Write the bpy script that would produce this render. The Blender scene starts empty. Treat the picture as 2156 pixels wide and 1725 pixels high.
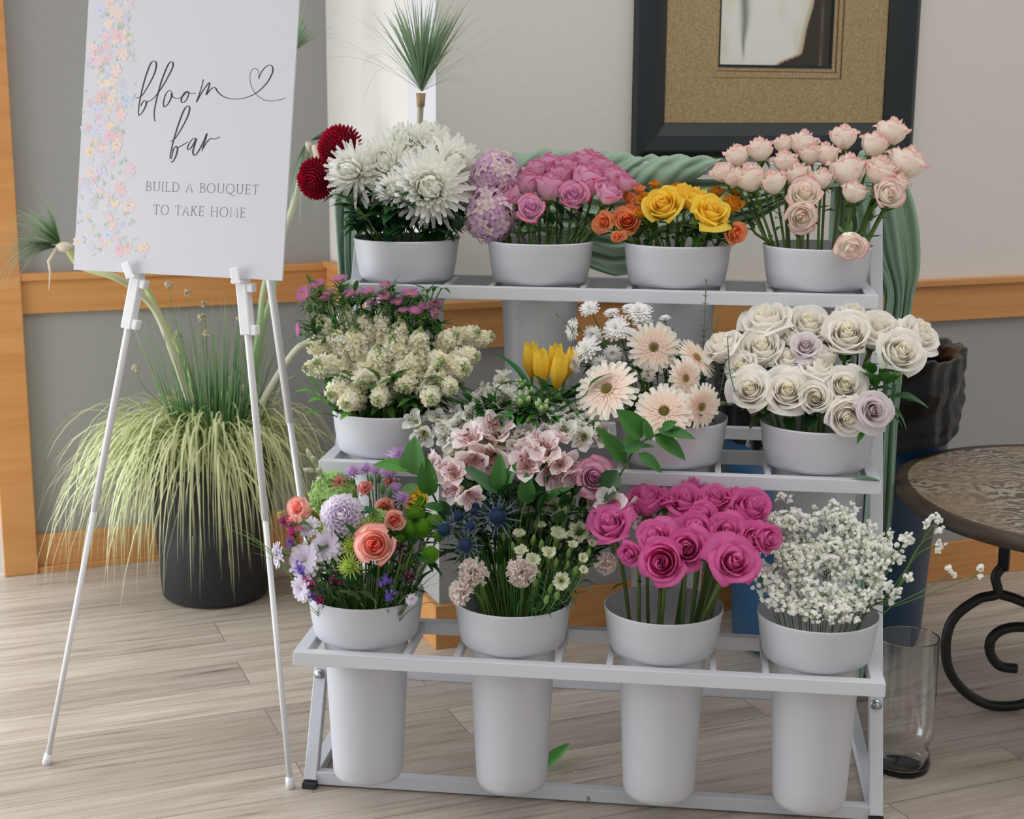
import bpy, math, random
import numpy as np
from mathutils import Vector, Matrix
random.seed(7)
SC = bpy.context.scene
COL = SC.collection
PI = math.pi
# ------------------------------------------------------------------ camera
F, PITCH, ROLL, CAMH = 3137.93, 0.20653, 0.00667, 1.4962
IW, IH = 2156, 1725
FW = Vector((0, math.cos(PITCH), -math.sin(PITCH)))
UP0 = Vector((0, math.sin(PITCH), math.cos(PITCH)))
CR = Vector((1, 0, 0)) * math.cos(ROLL) + UP0 * math.sin(ROLL)
CU = -Vector((1, 0, 0)) * math.sin(ROLL) + UP0 * math.cos(ROLL)
CAM = Vector((0, 0, CAMH))
cd = bpy.data.cameras.new('camera')
cam = bpy.data.objects.new('camera', cd)
COL.objects.link(cam)
m = Matrix((CR, CU, -FW)).transposed().to_4x4()
m.translation = CAM
cam.matrix_world = m
cd.sensor_width = 36
cd.lens = 36 * F / IW
cd.clip_start = .05
cd.dof.use_dof = True
cd.dof.focus_distance = 3.15
cd.dof.aperture_fstop = 5.6
SC.camera = cam
# ------------------------------------------------------------------ light
SC.view_settings.view_transform = 'Standard'
SC.view_settings.look = 'None'
SC.view_settings.exposure = .37
SC.view_settings.gamma = 1
world = bpy.data.worlds.new('daylight_room')
SC.world = world
world.use_nodes = True
wn = world.node_tree
wn.nodes.clear()
def wnode(t, **k):
    n = wn.nodes.new(t)
    for a, b in k.items(): setattr(n, a, b)
    return n
wo = wnode('ShaderNodeOutputWorld'); wb = wnode('ShaderNodeBackground')
tc = wnode('ShaderNodeTexCoord')
def wdot(v, p, s):      # s * max(0, dot)^p
    d = wnode('ShaderNodeVectorMath', operation='DOT_PRODUCT')
    v = Vector(v).normalized(); d.inputs[1].default_value = v
    wn.links.new(tc.outputs['Generated'], d.inputs[0])
    a = wnode('ShaderNodeMath', operation='MAXIMUM'); a.inputs[1].default_value = 0
    wn.links.new(d.outputs['Value'], a.inputs[0])
    b = wnode('ShaderNodeMath', operation='POWER'); b.inputs[1].default_value = p
    wn.links.new(a.outputs[0], b.inputs[0])
    c = wnode('ShaderNodeMath', operation='MULTIPLY'); c.inputs[1].default_value = s
    wn.links.new(b.outputs[0], c.inputs[0])
    return c.outputs[0]
def wcol(fac, col, prev):
    mx = wnode('ShaderNodeVectorMath', operation='SCALE'); mx.inputs[0].default_value = col
    wn.links.new(fac, mx.inputs['Scale'])
    ad = wnode('ShaderNodeVectorMath', operation='ADD')
    wn.links.new(mx.outputs[0], ad.inputs[0])
    if prev is None: ad.inputs[1].default_value = (.31, .31, .315)
    else: wn.links.new(prev, ad.inputs[1])
    return ad.outputs[0]
c1 = wcol(wdot((0, .05, 1), 1.2, .62), (1, .99, .965), None)          # pale ceiling above
c2 = wcol(wdot((-.92, .30, .12), 3.0, .92), (.90, .95, 1.08), c1)      # windows on the left
wn.links.new(c2, wb.inputs['Color']); wb.inputs['Strength'].default_value = .92
wn.links.new(wb.outputs[0], wo.inputs['Surface'])
def area(name, loc, target, sx, sy, power, col):
    l = bpy.data.lights.new(name, 'AREA'); l.shape = 'RECTANGLE'; l.size = sx; l.size_y = sy
    l.energy = power; l.color = col
    o = bpy.data.objects.new(name, l); COL.objects.link(o)
    o.location = loc
    o.rotation_euler = (Vector(target) - Vector(loc)).to_track_quat('-Z', 'Y').to_euler()
    return o
area('window_daylight', (-3.0, 3.2, .85), (0, 3.1, .1), 2.4, 1.5, 50, (.90, .95, 1.0))
area('ceiling_light', (.6, 2.2, 3.4), (.6, 3.2, 0), 2.6, 1.6, 16, (1, .96, .90))

# ------------------------------------------------------------------ frames of reference
RYAW, RX, RY = 0.12441, 0.15795, 2.90783
rc, rs = math.cos(RYAW), math.sin(RYAW)
def RK(x, y, z): return Vector((RX + rc * x + rs * y, RY - rs * x + rc * y, z))     # stand -> world
def RV(x, y, z): return Vector((rc * x + rs * y, -rs * x + rc * y, z))
WYAW = 0.38032; WP = Vector((-0.19726, 3.91492, 0))
wc, ws = math.cos(WYAW), math.sin(WYAW)
def WL(x, y, z): return WP + Vector((wc * x - ws * y, ws * x + wc * y, z))          # wall -> world
def ray(px, py): return (FW * F + CR * (px - IW / 2) + CU * (IH / 2 - py))
def at_rack(px, py, yl):       # sight line meets the stand's plane y = yl
    d = ray(px, py); n = RV(0, 1, 0)
    t = (RK(0, yl, 0) - CAM).dot(n) / d.dot(n)
    return CAM + d * t
def at_y(px, py, y):
    d = ray(px, py); return CAM + d * ((y - CAM.y) / d.y)
def ppm(P): return F / (P - CAM).dot(FW)

# ------------------------------------------------------------------ colour and materials
def lin(c): c /= 255.; return c / 12.92 if c <= .04045 else ((c + .055) / 1.055) ** 2.4
def S(r, g, b): return (lin(r), lin(g), lin(b))
def mixc(a, b, t): return tuple(a[i] * (1 - t) + b[i] * t for i in range(3))
def sst(a, b, x):
    t = min(1, max(0, (x - a) / (b - a))); return t * t * (3 - 2 * t)
MATS = {}
def mat(name, col=None, rough=.5, vcol=False, trans=0, metal=0, spec=.5, noise=None, bump=None, coat=0):
    if name in MATS: return MATS[name]
    M = bpy.data.materials.new(name); M.use_nodes = True
    nt = M.node_tree; b = nt.nodes['Principled BSDF']; out = nt.nodes['Material Output']
    b.inputs['Roughness'].default_value = rough; b.inputs['Metallic'].default_value = metal
    b.inputs['Specular IOR Level'].default_value = spec
    b.inputs['Coat Weight'].default_value = coat
    src = None
    if vcol:
        a = nt.nodes.new('ShaderNodeVertexColor'); a.layer_name = 'Col'; src = a.outputs['Color']
    if noise:   # (scale xyz, colour2, contrast)
        sc, c2, ct = noise
        t = nt.nodes.new('ShaderNodeTexCoord'); mp = nt.nodes.new('ShaderNodeMapping')
        mp.inputs['Scale'].default_value = sc
        n = nt.nodes.new('ShaderNodeTexNoise'); n.inputs['Scale'].default_value = 1; n.inputs['Detail'].default_value = 5
        r = nt.nodes.new('ShaderNodeValToRGB')
        r.color_ramp.elements[0].position = .5 - ct; r.color_ramp.elements[1].position = .5 + ct
        r.color_ramp.elements[0].color = (*col, 1); r.color_ramp.elements[1].color = (*c2, 1)
        nt.links.new(t.outputs['Object'], mp.inputs[0]); nt.links.new(mp.outputs[0], n.inputs['Vector'])
        nt.links.new(n.outputs['Fac'], r.inputs[0]); src = r.outputs[0]
    if src: nt.links.new(src, b.inputs['Base Color'])
    else: b.inputs['Base Color'].default_value = (*col, 1)
    if bump:    # (scale, strength, distance)
        t = nt.nodes.new('ShaderNodeTexCoord'); n = nt.nodes.new('ShaderNodeTexNoise')
        n.inputs['Scale'].default_value = bump[0]; n.inputs['Detail'].default_value = 4
        bp = nt.nodes.new('ShaderNodeBump'); bp.inputs['Strength'].default_value = bump[1]; bp.inputs['Distance'].default_value = bump[2]
        nt.links.new(t.outputs['Object'], n.inputs['Vector']); nt.links.new(n.outputs['Fac'], bp.inputs['Height'])
        nt.links.new(bp.outputs[0], b.inputs['Normal'])
    if trans:
        tr = nt.nodes.new('ShaderNodeBsdfTranslucent'); mx = nt.nodes.new('ShaderNodeMixShader')
        mx.inputs[0].default_value = trans
        if src: nt.links.new(src, tr.inputs[0])
        else: tr.inputs[0].default_value = (*col, 1)
        nt.links.new(b.outputs[0], mx.inputs[1]); nt.links.new(tr.outputs[0], mx.inputs[2])
        nt.links.new(mx.outputs[0], out.inputs['Surface'])
    MATS[name] = M
    return M
m_petal = mat('petal', rough=.6, vcol=True, trans=.48, spec=.2)
m_leaf = mat('leaf', rough=.42, vcol=True, trans=.18, spec=.4)
m_stem = mat('stem', rough=.5, vcol=True, spec=.4)
m_paint = mat('white_painted_steel', S(206, 209, 215), rough=.38, bump=(180, .05, .0005))
m_pot = mat('white_plastic', S(198, 200, 206), rough=.42, bump=(12, .03, .002))
m_vc = mat('painted', rough=.6, vcol=True, spec=.3)

# ------------------------------------------------------------------ mesh helpers
class MB:
    def __init__(s): s.v = []; s.f = []; s.c = []
    def add(s, vs, fs, col=(1, 1, 1)):
        o = len(s.v); s.v += [tuple(v) for v in vs]
        s.f += [tuple(i + o for i in f) for f in fs]
        if isinstance(col, list): s.c += col
        else: s.c += [col] * len(vs)
    def grid(s, nu, nv, fn, closed=False, flip=False):
        vs = []; cs = []
        for j in range(nv + 1):
            for i in range(nu + (0 if closed else 1)):
                p, c = fn(i / nu, j / nv); vs.append(p); cs.append(c)
        w = nu if closed else nu + 1
        fs = []
        for j in range(nv):
            for i in range(nu):
                a = j * w + i; b = j * w + (i + 1) % w
                fs.append((a, b, b + w, a + w))
        s.add(vs, fs, cs)
    def box(s, lo, hi, T=None, col=(1, 1, 1), bev=0):
        x0, y0, z0 = lo; x1, y1, z1 = hi
        vs = [(x, y, z) for z in (z0, z1) for x, y in ((x0, y0), (x1, y0), (x1, y1), (x0, y1))]
        if T: vs = [T(*v) for v in vs]
        s.add(vs, [(3, 2, 1, 0), (4, 5, 6, 7), (0, 1, 5, 4), (1, 2, 6, 5), (2, 3, 7, 6), (3, 0, 4, 7)], col)
    def bar(s, a, b, w, h, side, col=(1, 1, 1)):     # square bar from a to b, w along 'side', h along the other
        a = Vector(a); b = Vector(b); d = (b - a).normalized(); sd = Vector(side); sd = (sd - d * sd.dot(d)).normalized(); n = d.cross(sd)
        vs = []
        for P in (a, b):
            for i, j in ((-1, -1), (1, -1), (1, 1), (-1, 1)): vs.append(P + sd * (w / 2 * i) + n * (h / 2 * j))
        s.add(vs, [(3, 2, 1, 0), (4, 5, 6, 7), (0, 1, 5, 4), (1, 2, 6, 5), (2, 3, 7, 6), (3, 0, 4, 7)], col)
    def tube(s, pts, r, n=6, col=(1, 1, 1), cap=True):
        pts = [Vector(p) for p in pts]; N = len(pts)
        if not hasattr(r, '__len__'): r = [r] * N
        if not isinstance(col, list): col = [col] * N
        vs = []; cs = []; d0 = (pts[1] - pts[0]).normalized()
        x = d0.orthogonal().normalized()
        for i, p in enumerate(pts):
            d = (pts[min(i + 1, N - 1)] - pts[max(i - 1, 0)])
            d = d.normalized() if d.length > 1e-9 else d0
            x = x - d * x.dot(d); x = x.normalized() if x.length > 1e-6 else d.orthogonal().normalized()
            y = d.cross(x)
            for k in range(n):
                a = 2 * PI * k / n; vs.append(p + (x * math.cos(a) + y * math.sin(a)) * r[i]); cs.append(col[i])
        fs = [(i * n + k, i * n + (k + 1) % n, (i + 1) * n + (k + 1) % n, (i + 1) * n + k) for i in range(N - 1) for k in range(n)]
        if cap: fs += [tuple(range(n - 1, -1, -1)), tuple((N - 1) * n + k for k in range(n))]
        s.add(vs, fs, cs)
    def lathe(s, prof, T, n=48, col=(1, 1, 1)):      # prof: list of (r,z)
        s.grid(n, len(prof) - 1, lambda u, v: (lambda q: (T(q[0] * math.cos(2 * PI * u), q[0] * math.sin(2 * PI * u), q[1]), col))(prof[int(round(v * (len(prof) - 1)))]), closed=True)
    def ball(s, c, r, col, n=6, m_=4, sc=(1, 1, 1), jit=0):
        c = Vector(c)
        def fn(u, v):
            a = 2 * PI * u; b = PI * (v - .5); k = 1 + random.uniform(-jit, jit)
            return c + Vector((math.cos(a) * math.cos(b) * r * sc[0], math.sin(a) * math.cos(b) * r * sc[1], math.sin(b) * r * sc[2])) * k, col
        s.grid(n, m_, fn, closed=True)
    def mesh(s, name, M, smooth=True):
        me = bpy.data.meshes.new(name); me.from_pydata([tuple(v) for v in s.v], [], s.f)
        ca = me.color_attributes.new('Col', 'FLOAT_COLOR', 'POINT')
        arr = np.ones((len(s.v), 4), dtype=np.float32); arr[:, :3] = np.array(s.c, dtype=np.float32).reshape(-1, 3)
        ca.data.foreach_set('color', arr.ravel())
        if smooth: me.polygons.foreach_set('use_smooth', [True] * len(me.polygons))
        me.materials.append(M); me.update()
        return me
    def build(s, name, M, parent=None, smooth=True, bevel=0):
        if parent is not None:
            L = parent.get('_o'); L = Vector(L) if L is not None else Vector((0, 0, 0))
            s.v = [tuple(Vector(v) - L) for v in s.v]
        me = s.mesh(name, M, smooth)
        o = bpy.data.objects.new(name, me); COL.objects.link(o)
        if parent is not None:
            o.parent = parent; o['_o'] = list(L)
        if bevel:
            b = o.modifiers.new('bevel', 'BEVEL'); b.width = bevel; b.segments = 2; b.limit_method = 'ANGLE'
        return o
def tag(o, label=None, cat=None, group=None, kind=None):
    if label: o['label'] = label
    if cat: o['category'] = cat
    if group: o['group'] = group
    if kind: o['kind'] = kind
    return o
def empty(name, loc, label, cat, group=None):
    o = bpy.data.objects.new(name, None); COL.objects.link(o); o.location = loc; o['_o'] = list(loc)
    o.empty_display_size = .02
    return tag(o, label, cat, group)
def bez(a, b, c, d, n):
    return [a * (1 - t) ** 3 + b * 3 * t * (1 - t) ** 2 + c * 3 * t * t * (1 - t) + d * t ** 3 for t in [i / n for i in range(n + 1)]]
def cat_rom(P, k=8, closed=False):
    out = []
    n = len(P)
    for i in range(n - 1):
        p0 = P[max(i - 1, 0)]; p1 = P[i]; p2 = P[i + 1]; p3 = P[min(i + 2, n - 1)]
        for j in range(k):
            t = j / k
            out.append(.5 * ((2 * p1) + (p2 - p0) * t + (2 * p0 - 5 * p1 + 4 * p2 - p3) * t * t + (3 * p1 - p0 - 3 * p2 + p3) * t ** 3))
    out.append(P[-1]); return out
def blade(mb, pts, w, c0, c1, fold=.3, up=None, prof=None):     # grass blade / strap leaf along pts
    N = len(pts); vs = []; cs = []
    for i, p in enumerate(pts):
        t = i / (N - 1); d = (pts[min(i + 1, N - 1)] - pts[max(i - 1, 0)]).normalized()
        u_ = up or Vector((0, 0, 1)); sd = d.cross(u_)
        sd = sd.normalized() if sd.length > 1e-4 else d.orthogonal().normalized()
        n = sd.cross(d)
        ww = w * (prof(t) if prof else (1 - t ** 2.5) * (.6 + .4 * min(1, t * 4)) + .02)
        c = mixc(c0, c1, t)
        for k in (-1, 0, 1):
            vs.append(p + sd * (ww * k / 2) + n * (abs(k) * fold * ww / 2)); cs.append(c)
    fs = []
    for i in range(N - 1):
        for k in range(2):
            a = i * 3 + k; fs.append((a, a + 1, a + 4, a + 3))
    mb.add(vs, fs, cs)
def leaf(mb, base, d, up, L, W, c, curl=.3, c2=None, wav=0):    # broad pointed leaf
    d = Vector(d).normalized(); up = Vector(up); sd = d.cross(up)
    sd = sd.normalized() if sd.length > 1e-4 else d.orthogonal().normalized()
    n = sd.cross(d); nv = 7
    c2 = c2 or tuple(x * .75 for x in c)
    vs = []; cs = []
    for i in range(nv + 1):
        t = i / nv; a = curl * t
        P = Vector(base) + d * (L * t * math.cos(a * .7)) - n * (L * t * math.sin(a))
        w = W * math.sin(PI * (t ** .75)) ** .8 if 0 < t < 1 else .0
        w += .015 * W
        for k in (-1, -.5, 0, .5, 1):
            vs.append(P + sd * (w * k / 2) + n * (abs(k) * .16 * w + wav * w * math.sin(t * 9 + k * 2)))
            cs.append(mixc(c, c2, .8 if k == 0 else .25 * abs(k)))
    fs = [(i * 5 + k, i * 5 + k + 1, i * 5 + k + 6, i * 5 + k + 5) for i in range(nv) for k in range(4)]
    mb.add(vs, fs, cs)
def rnd(a, b): return random.uniform(a, b)
def rdir():
    a = rnd(0, 2 * PI); z = rnd(-1, 1); q = math.sqrt(1 - z * z); return Vector((q * math.cos(a), q * math.sin(a), z))
# ------------------------------------------------------------------ the room
m_floor = bpy.data.materials.new('wood_look_planks'); m_floor.use_nodes = True
def floor_mat():
    nt = m_floor.node_tree; b = nt.nodes['Principled BSDF']; N = nt.nodes.new; L = nt.links.new
    t = N('ShaderNodeTexCoord'); mp = N('ShaderNodeMapping'); mp.inputs['Rotation'].default_value = (0, 0, -WYAW)
    L(t.outputs['Object'], mp.inputs[0])
    br = N('ShaderNodeTexBrick'); br.offset = .37; br.inputs['Scale'].default_value = 1
    br.inputs['Brick Width'].default_value = 1.15; br.inputs['Row Height'].default_value = .165
    br.inputs['Mortar Size'].default_value = .0016; br.inputs['Mortar Smooth'].default_value = .3
    br.inputs['Color1'].default_value = (0, 0, 0, 1); br.inputs['Color2'].default_value = (1, 1, 1, 1)
    br.inputs['Mortar'].default_value = (.5, .5, .5, 1)
    L(mp.outputs[0], br.inputs['Vector'])
    # grain: noise stretched along the plank, shifted per plank
    m2 = N('ShaderNodeMapping'); m2.inputs['Scale'].default_value = (1.6, 26, 1); L(mp.outputs[0], m2.inputs[0])
    ad = N('ShaderNodeVectorMath'); ad.operation = 'MULTIPLY_ADD'; ad.inputs[1].default_value = (7, 13, 3)
    L(br.outputs['Color'], ad.inputs[0]); L(m2.outputs[0], ad.inputs[2])
    n1 = N('ShaderNodeTexNoise'); n1.inputs['Scale'].default_value = 1.5; n1.inputs['Detail'].default_value = 7; n1.inputs['Distortion'].default_value = .6
    n1.inputs['Roughness'].default_value = .62
    L(ad.outputs[0], n1.inputs['Vector'])
    r1 = N('ShaderNodeValToRGB'); e = r1.color_ramp.elements
    e[0].position = .28; e[0].color = (*S(138, 126, 115), 1); e[1].position = .56; e[1].color = (*S(204, 195, 184), 1)
    e2 = r1.color_ramp.elements.new(.40); e2.color = (*S(184, 173, 161), 1)
    e3 = r1.color_ramp.elements.new(.75); e3.color = (*S(220, 213, 205), 1)
    L(n1.outputs['Fac'], r1.inputs[0])
    n2 = N('ShaderNodeTexNoise'); n2.inputs['Scale'].default_value = 1.3; n2.inputs['Detail'].default_value = 3; L(m2.outputs[0], n2.inputs['Vector'])
    tint = N('ShaderNodeMix'); tint.data_type = 'RGBA'; tint.blend_type = 'MULTIPLY'
    rt = N('ShaderNodeValToRGB'); rt.color_ramp.elements[0].color = (*S(205, 198, 192), 1); rt.color_ramp.elements[1].color = (*S(255, 250, 244), 1)
    L(br.outputs['Color'], rt.inputs[0]); tint.inputs[0].default_value = .75
    L(r1.outputs[0], tint.inputs[6]); L(rt.outputs[0], tint.inputs[7])
    jm = N('ShaderNodeMix'); jm.data_type = 'RGBA'; jm.inputs[7].default_value = (*S(134, 122, 112), 1)
    L(br.outputs['Fac'], jm.inputs[0]); L(tint.outputs[2], jm.inputs[6])
    L(jm.outputs[2], b.inputs['Base Color'])
    b.inputs['Roughness'].default_value = .38
    bp = N('ShaderNodeBump'); bp.inputs['Strength'].default_value = .15; bp.inputs['Distance'].default_value = .001
    L(n1.outputs['Fac'], bp.inputs['Height']); L(bp.outputs[0], b.inputs['Normal'])
floor_mat()
def struct(name, mb, M, bevel=0):
    o = mb.build(name, M, smooth=False, bevel=bevel); o['kind'] = 'structure'; return o
mb = MB(); mb.box((-6, -3, -.06), (7, 9, 0)); struct('floor', mb, m_floor)
m_beige = mat('beige_plaster', S(222, 218, 211), rough=.8, bump=(60, .25, .004))
m_gray = mat('gray_plaster', S(160, 159, 157), rough=.8, bump=(60, .25, .004))
m_white = mat('white_strip', S(214, 212, 214), rough=.6, bump=(40, .08, .003))
m_oak = mat('oak_trim', S(214, 156, 96), rough=.42, noise=((3, 3, 30), S(196, 134, 76), .22))
m_oakh = mat('oak_rail', S(214, 156, 96), rough=.42, noise=((2, 2, 60), S(198, 136, 76), .22))
FY = 1.10
mb = MB(); mb.box((0, 0, .9), (4.2, .12, 2.9), WL); struct('wall_right', mb, m_beige)
mb = MB(); mb.box((0, 0, 0), (4.2, .12, .9), WL); struct('wall_lower_right', mb, m_gray)
mb = MB(); mb.box((0, .12, .9), (.12, FY + .12, 2.9), WL); struct('wall_end', mb, m_beige)
mb = MB(); mb.box((0, .12, 0), (.12, FY + .12, .9), WL); struct('wall_lower_end', mb, m_gray)
mb = MB(); mb.box((-1.085, FY, 0), (0, FY + .12, 2.9), WL); struct('wall_left', mb, m_gray)
mb = MB(); mb.box((-.004, .0, .966), (0, .235, 2.9), WL); struct('wall_strip_1', mb, m_white)  # thin whitish strip on the wall's end face, next to the corner
mb = MB()
mb.box((-.02, -.02, .838), (4.2, 0, .947), WL); mb.box((-.035, -.035, .947), (4.2, 0, .966), WL)
struct('trim_2', mb, m_oakh, .002)
mb = MB()
mb.box((-.02, 0, .838), (0, FY - .02, .947), WL); mb.box((-.035, 0, .947), (0, FY - .035, .966), WL)
struct('trim_3', mb, m_oakh, .002)
mb = MB()
mb.box((-.985, FY - .02, .832), (0, FY, .935), WL); mb.box((-.985, FY - .032, .935), (0, FY, .958), WL)
struct('trim_4', mb, m_oakh, .002)
mb = MB(); mb.box((-1.085, FY - .035, 0), (-.982, FY, 2.9), WL); struct('trim_5', mb, m_oak, .003)
mb = MB(); mb.box((-.016, -.016, 0), (4.2, 0, .125), WL); struct('baseboard_right', mb, m_oakh, .002)
mb = MB(); mb.box((-.016, 0, 0), (0, FY - .016, .125), WL); struct('baseboard_end', mb, m_oakh, .002)
mb = MB()
mb.box((-.982, FY - .016, .018), (0, FY, .122), WL); mb.box((-.982, FY - .03, 0), (0, FY, .018), WL)
struct('baseboard_left', mb, m_oakh, .002)

# ------------------------------------------------------------------ framed picture
m_frame = mat('dark_frame_lacquer', S(24, 33, 38), rough=.42, coat=.1)
m_cork = mat('cork_textured_mat', S(150, 126, 88), rough=.85, noise=((150, 150, 150), S(186, 164, 126), .22))
pic = empty('framed_picture', WL(1.007, -.02, 1.336), 'large dark framed abstract print with a brown speckled mat on the beige wall', 'picture')
mb = MB(); x0, x1, z0, z1, fwid = .556, 1.458, 1.336, 2.45, .095
prof = [(0, 0), (0, .03), (.02, .042), (.06, .036), (.088, .018), (.095, .012), (.095, 0)]
corn = [((x0, z0), (1, 1)), ((x1, z0), (-1, 1)), ((x1, z1), (-1, -1)), ((x0, z1), (1, -1))]
def fr(u, v):
    k = int(round(u * 4)) % 4; (cx, cz), (sx, sz) = corn[k]; a, d = prof[int(round(v * 6))]
    return WL(cx + sx * a, -d, cz + sz * a), (1, 1, 1)
mb.grid(4, 6, fr, closed=True); mb.build('frame', m_frame, pic, smooth=False, bevel=.003)
mb = MB(); ax0, ax1, az0, az1 = .815, 1.181, 1.583, 2.2
for (a, b_, dd) in ((0, .0, .008),):
    mb.box((x0 + .08, -.006, z0 + .08), (ax0, -.001, z1 - .08), WL); mb.box((ax1, -.006, z0 + .08), (x1 - .08, -.001, z1 - .08), WL)
    mb.box((ax0, -.006, z0 + .08), (ax1, -.001, az0), WL); mb.box((ax0, -.006, az1), (ax1, -.001, z1 - .08), WL)
mb.build('mat_board', m_cork, pic, smooth=False)
mb = MB(); mg = mat('dark_groove', S(96, 76, 48), rough=.8)
for o_ in (.012, .030):
    mb.box((ax1 + o_, -.0072, az0 - o_), (ax1 + o_ + .004, -.006, az1), WL)
    mb.box((ax0 - o_ * .5, -.0068, az0 - o_), (ax1 + o_, -.006, az0 - o_ + .0015), WL)
mb.build('mat_groove', mg, pic, smooth=False)
mb = MB()
def art(u, v):
    x = u * .366; z = v * .617; h = v
    n = math.sin(23 * u + 9 * v) * math.sin(17 * v - 5 * u)
    c = S(232, 232, 226)
    c = mixc(c, S(214, 208, 180), .5 * sst(.1, .9, math.sin(9 * u + 3 * v + 1) * .5 + .5 * n))
    g = math.exp(-((u - .215 - .012 * n) / (.012 + .03 * sst(.08, .3, v))) ** 2) * sst(.0, .10, v)
    c = mixc(c, S(92, 104, 96), .8 * g)
    edge = .70 + .10 * sst(.02, .35, v) - .22 * (1 - sst(0, .07, v)) + .01 * n
    c = mixc(c, S(196, 176, 140), sst(edge - .03, edge, u) * .8)
    c = mixc(c, S(66, 58, 52), sst(edge + .012, edge + .03, u))
    c = mixc(c, S(150, 140, 130), .5 * math.exp(-((u - .9) / .012) ** 2) * (.5 + .5 * n))
    return WL(ax0 + x, -.004, az0 + z), c
mb.grid(90, 110, art); mb.build('art_print', m_vc, pic)
mb = MB(); e = .006
mb.box((ax0, -.008, az0 - .001), (ax1, -.003, az0 + e), WL); mb.box((ax0, -.008, az0), (ax0 + e * .6, -.003, az1), WL); mb.box((ax1 - e, -.008, az0), (ax1, -.003, az1), WL)
mb.build('inner_fillet', m_frame, pic, smooth=False)

# ------------------------------------------------------------------ display stand
BZ = -.0949
ROWY = [0, .2348, .4665]; RIM = [.4877, .8305, 1.1809]; SHZ = [z + BZ for z in RIM]; SP = .3092
st = empty('flower_stand', RK(0, .3, 0), 'white metal three tier flower stand holding twelve buckets', 'stand')
def rbox(mb, lo, hi): mb.box(lo, hi, RK)
SW = .588; LX = .612; LT = .028
leg = lambda z: .075 + .50 * z
side = RV(1, 0, 0)
for sx in (-1, 1):
    mb = MB(); mb.bar(RK(sx * LX, leg(0.012), .012), RK(sx * LX, leg(1.345), 1.345), LT, LT, side)
    lg = mb.build('leg', m_paint, st, smooth=False, bevel=.002)
    mb = MB(); rbox(mb, (sx * LX - .016, .058, 0), (sx * LX + .016, .098, .014)); mb.build('foot_cap', mat('black_rubber', S(40, 42, 44), rough=.6), lg, smooth=False, bevel=.002)
    mb = MB(); mb.bar(RK(sx * LX, .74, 0), RK(sx * LX, .76, 1.33), LT, LT, side); mb.build('rear_leg', m_paint, st, smooth=False, bevel=.002)
    mb = MB(); rbox(mb, (sx * LX - LT / 2, .09, .002), (sx * LX + LT / 2, .74, .028)); mb.build('base_side_bar', m_paint, st, smooth=False, bevel=.002)
mb = MB(); rbox(mb, (-LX, .076, .004), (LX, .10, .034)); mb.build('base_front_bar', m_paint, st, smooth=False, bevel=.002)
mb = MB(); rbox(mb, (-LX, .71, .0), (LX, .738, .03)); mb.build('base_rear_bar', m_paint, st, smooth=False, bevel=.002)
mb = MB(); rbox(mb, (-LX - .014, .725, 1.318), (LX + .014, .755, 1.348)); mb.build('top_rail', m_paint, st, smooth=False, bevel=.002)
mb = MB(); rbox(mb, (-LX, .733, .67), (LX, .757, .70)); mb.build('rear_crossbar', m_paint, st, smooth=False, bevel=.002)
for r in range(3):
    zt = SHZ[r]; y0 = ROWY[r] - .128; y1 = ROWY[r] + .098; yl = leg(zt) + .02
    sh = MB(); h = .0285
    rbox(sh, (-SW, y0, zt - h), (SW, y0 + .024, zt)); shelf = sh.build('shelf', m_paint, st, smooth=False, bevel=.0015)
    mb = MB(); rbox(mb, (-SW + .02, y1 - .012, zt - h), (SW - .02, y1 + .012, zt)); mb.build('back_rail', m_paint, shelf, smooth=False, bevel=.0015)
    for sx in (-1, 1):
        mb = MB(); a, b_ = sorted((sx * SW, sx * (SW - .026))); rbox(mb, (a, y0 + .024, zt - h), (b_, max(y1, yl), zt)); mb.build('side_rail', m_paint, shelf, smooth=False, bevel=.0015)
    for i in range(4):
        cx = (i - 1.5) * SP
        for sx in (-1, 1):
            if (i == 0 and sx < 0) or (i == 3 and sx > 0): continue
            mb = MB(); x = cx + sx * .103; rbox(mb, (x - .006, y0 + .024, zt - .022), (x + .006, y1 - .012, zt - .004)); mb.build('crossbar', m_paint, shelf, smooth=False)
m_steel = mat('zinc_bolt', S(190, 196, 200), rough=.3, metal=.9)
for sx in (-1, 1):
    mb = MB(); c = RK(sx * LX, leg(.225) - .016, .225); d = RV(0, -1, 0)
    mb.tube([c + d * -.004, c + d * .004], .012, 14); mb.tube([c + d * .004, c + d * .010], [.008, .006], 10)
    mb.build('bolt', m_steel, st)
mb = MB(); P = RK(.02, .0755, .014)
def nine(cx, cz, s):
    pts = []
    for k in range(13):
        a = 2 * PI * k / 12; pts.append((cx + .3 * s * math.cos(a), cz + .2 * s + .28 * s * math.sin(a)))
    pts += [(cx + .3 * s, cz + .05 * s), (cx + .2 * s, cz - .35 * s), (cx - .02 * s, cz - .5 * s), (cx - .22 * s, cz - .42 * s)]
    return pts
q = nine(0, 0, .011); d9 = (RV(0, -1, 0))
xx = at_rack(1238, 1683, .0745) ; xl = (xx - RK(0, .0745, 0)).dot(RV(1, 0, 0)); zl = xx.z
mb.tube([RK(xl + a, .0752, zl + b_) for a, b_ in q], .0006, 4, S(60, 60, 62)); mb.build('number_mark', m_vc, st)

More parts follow.
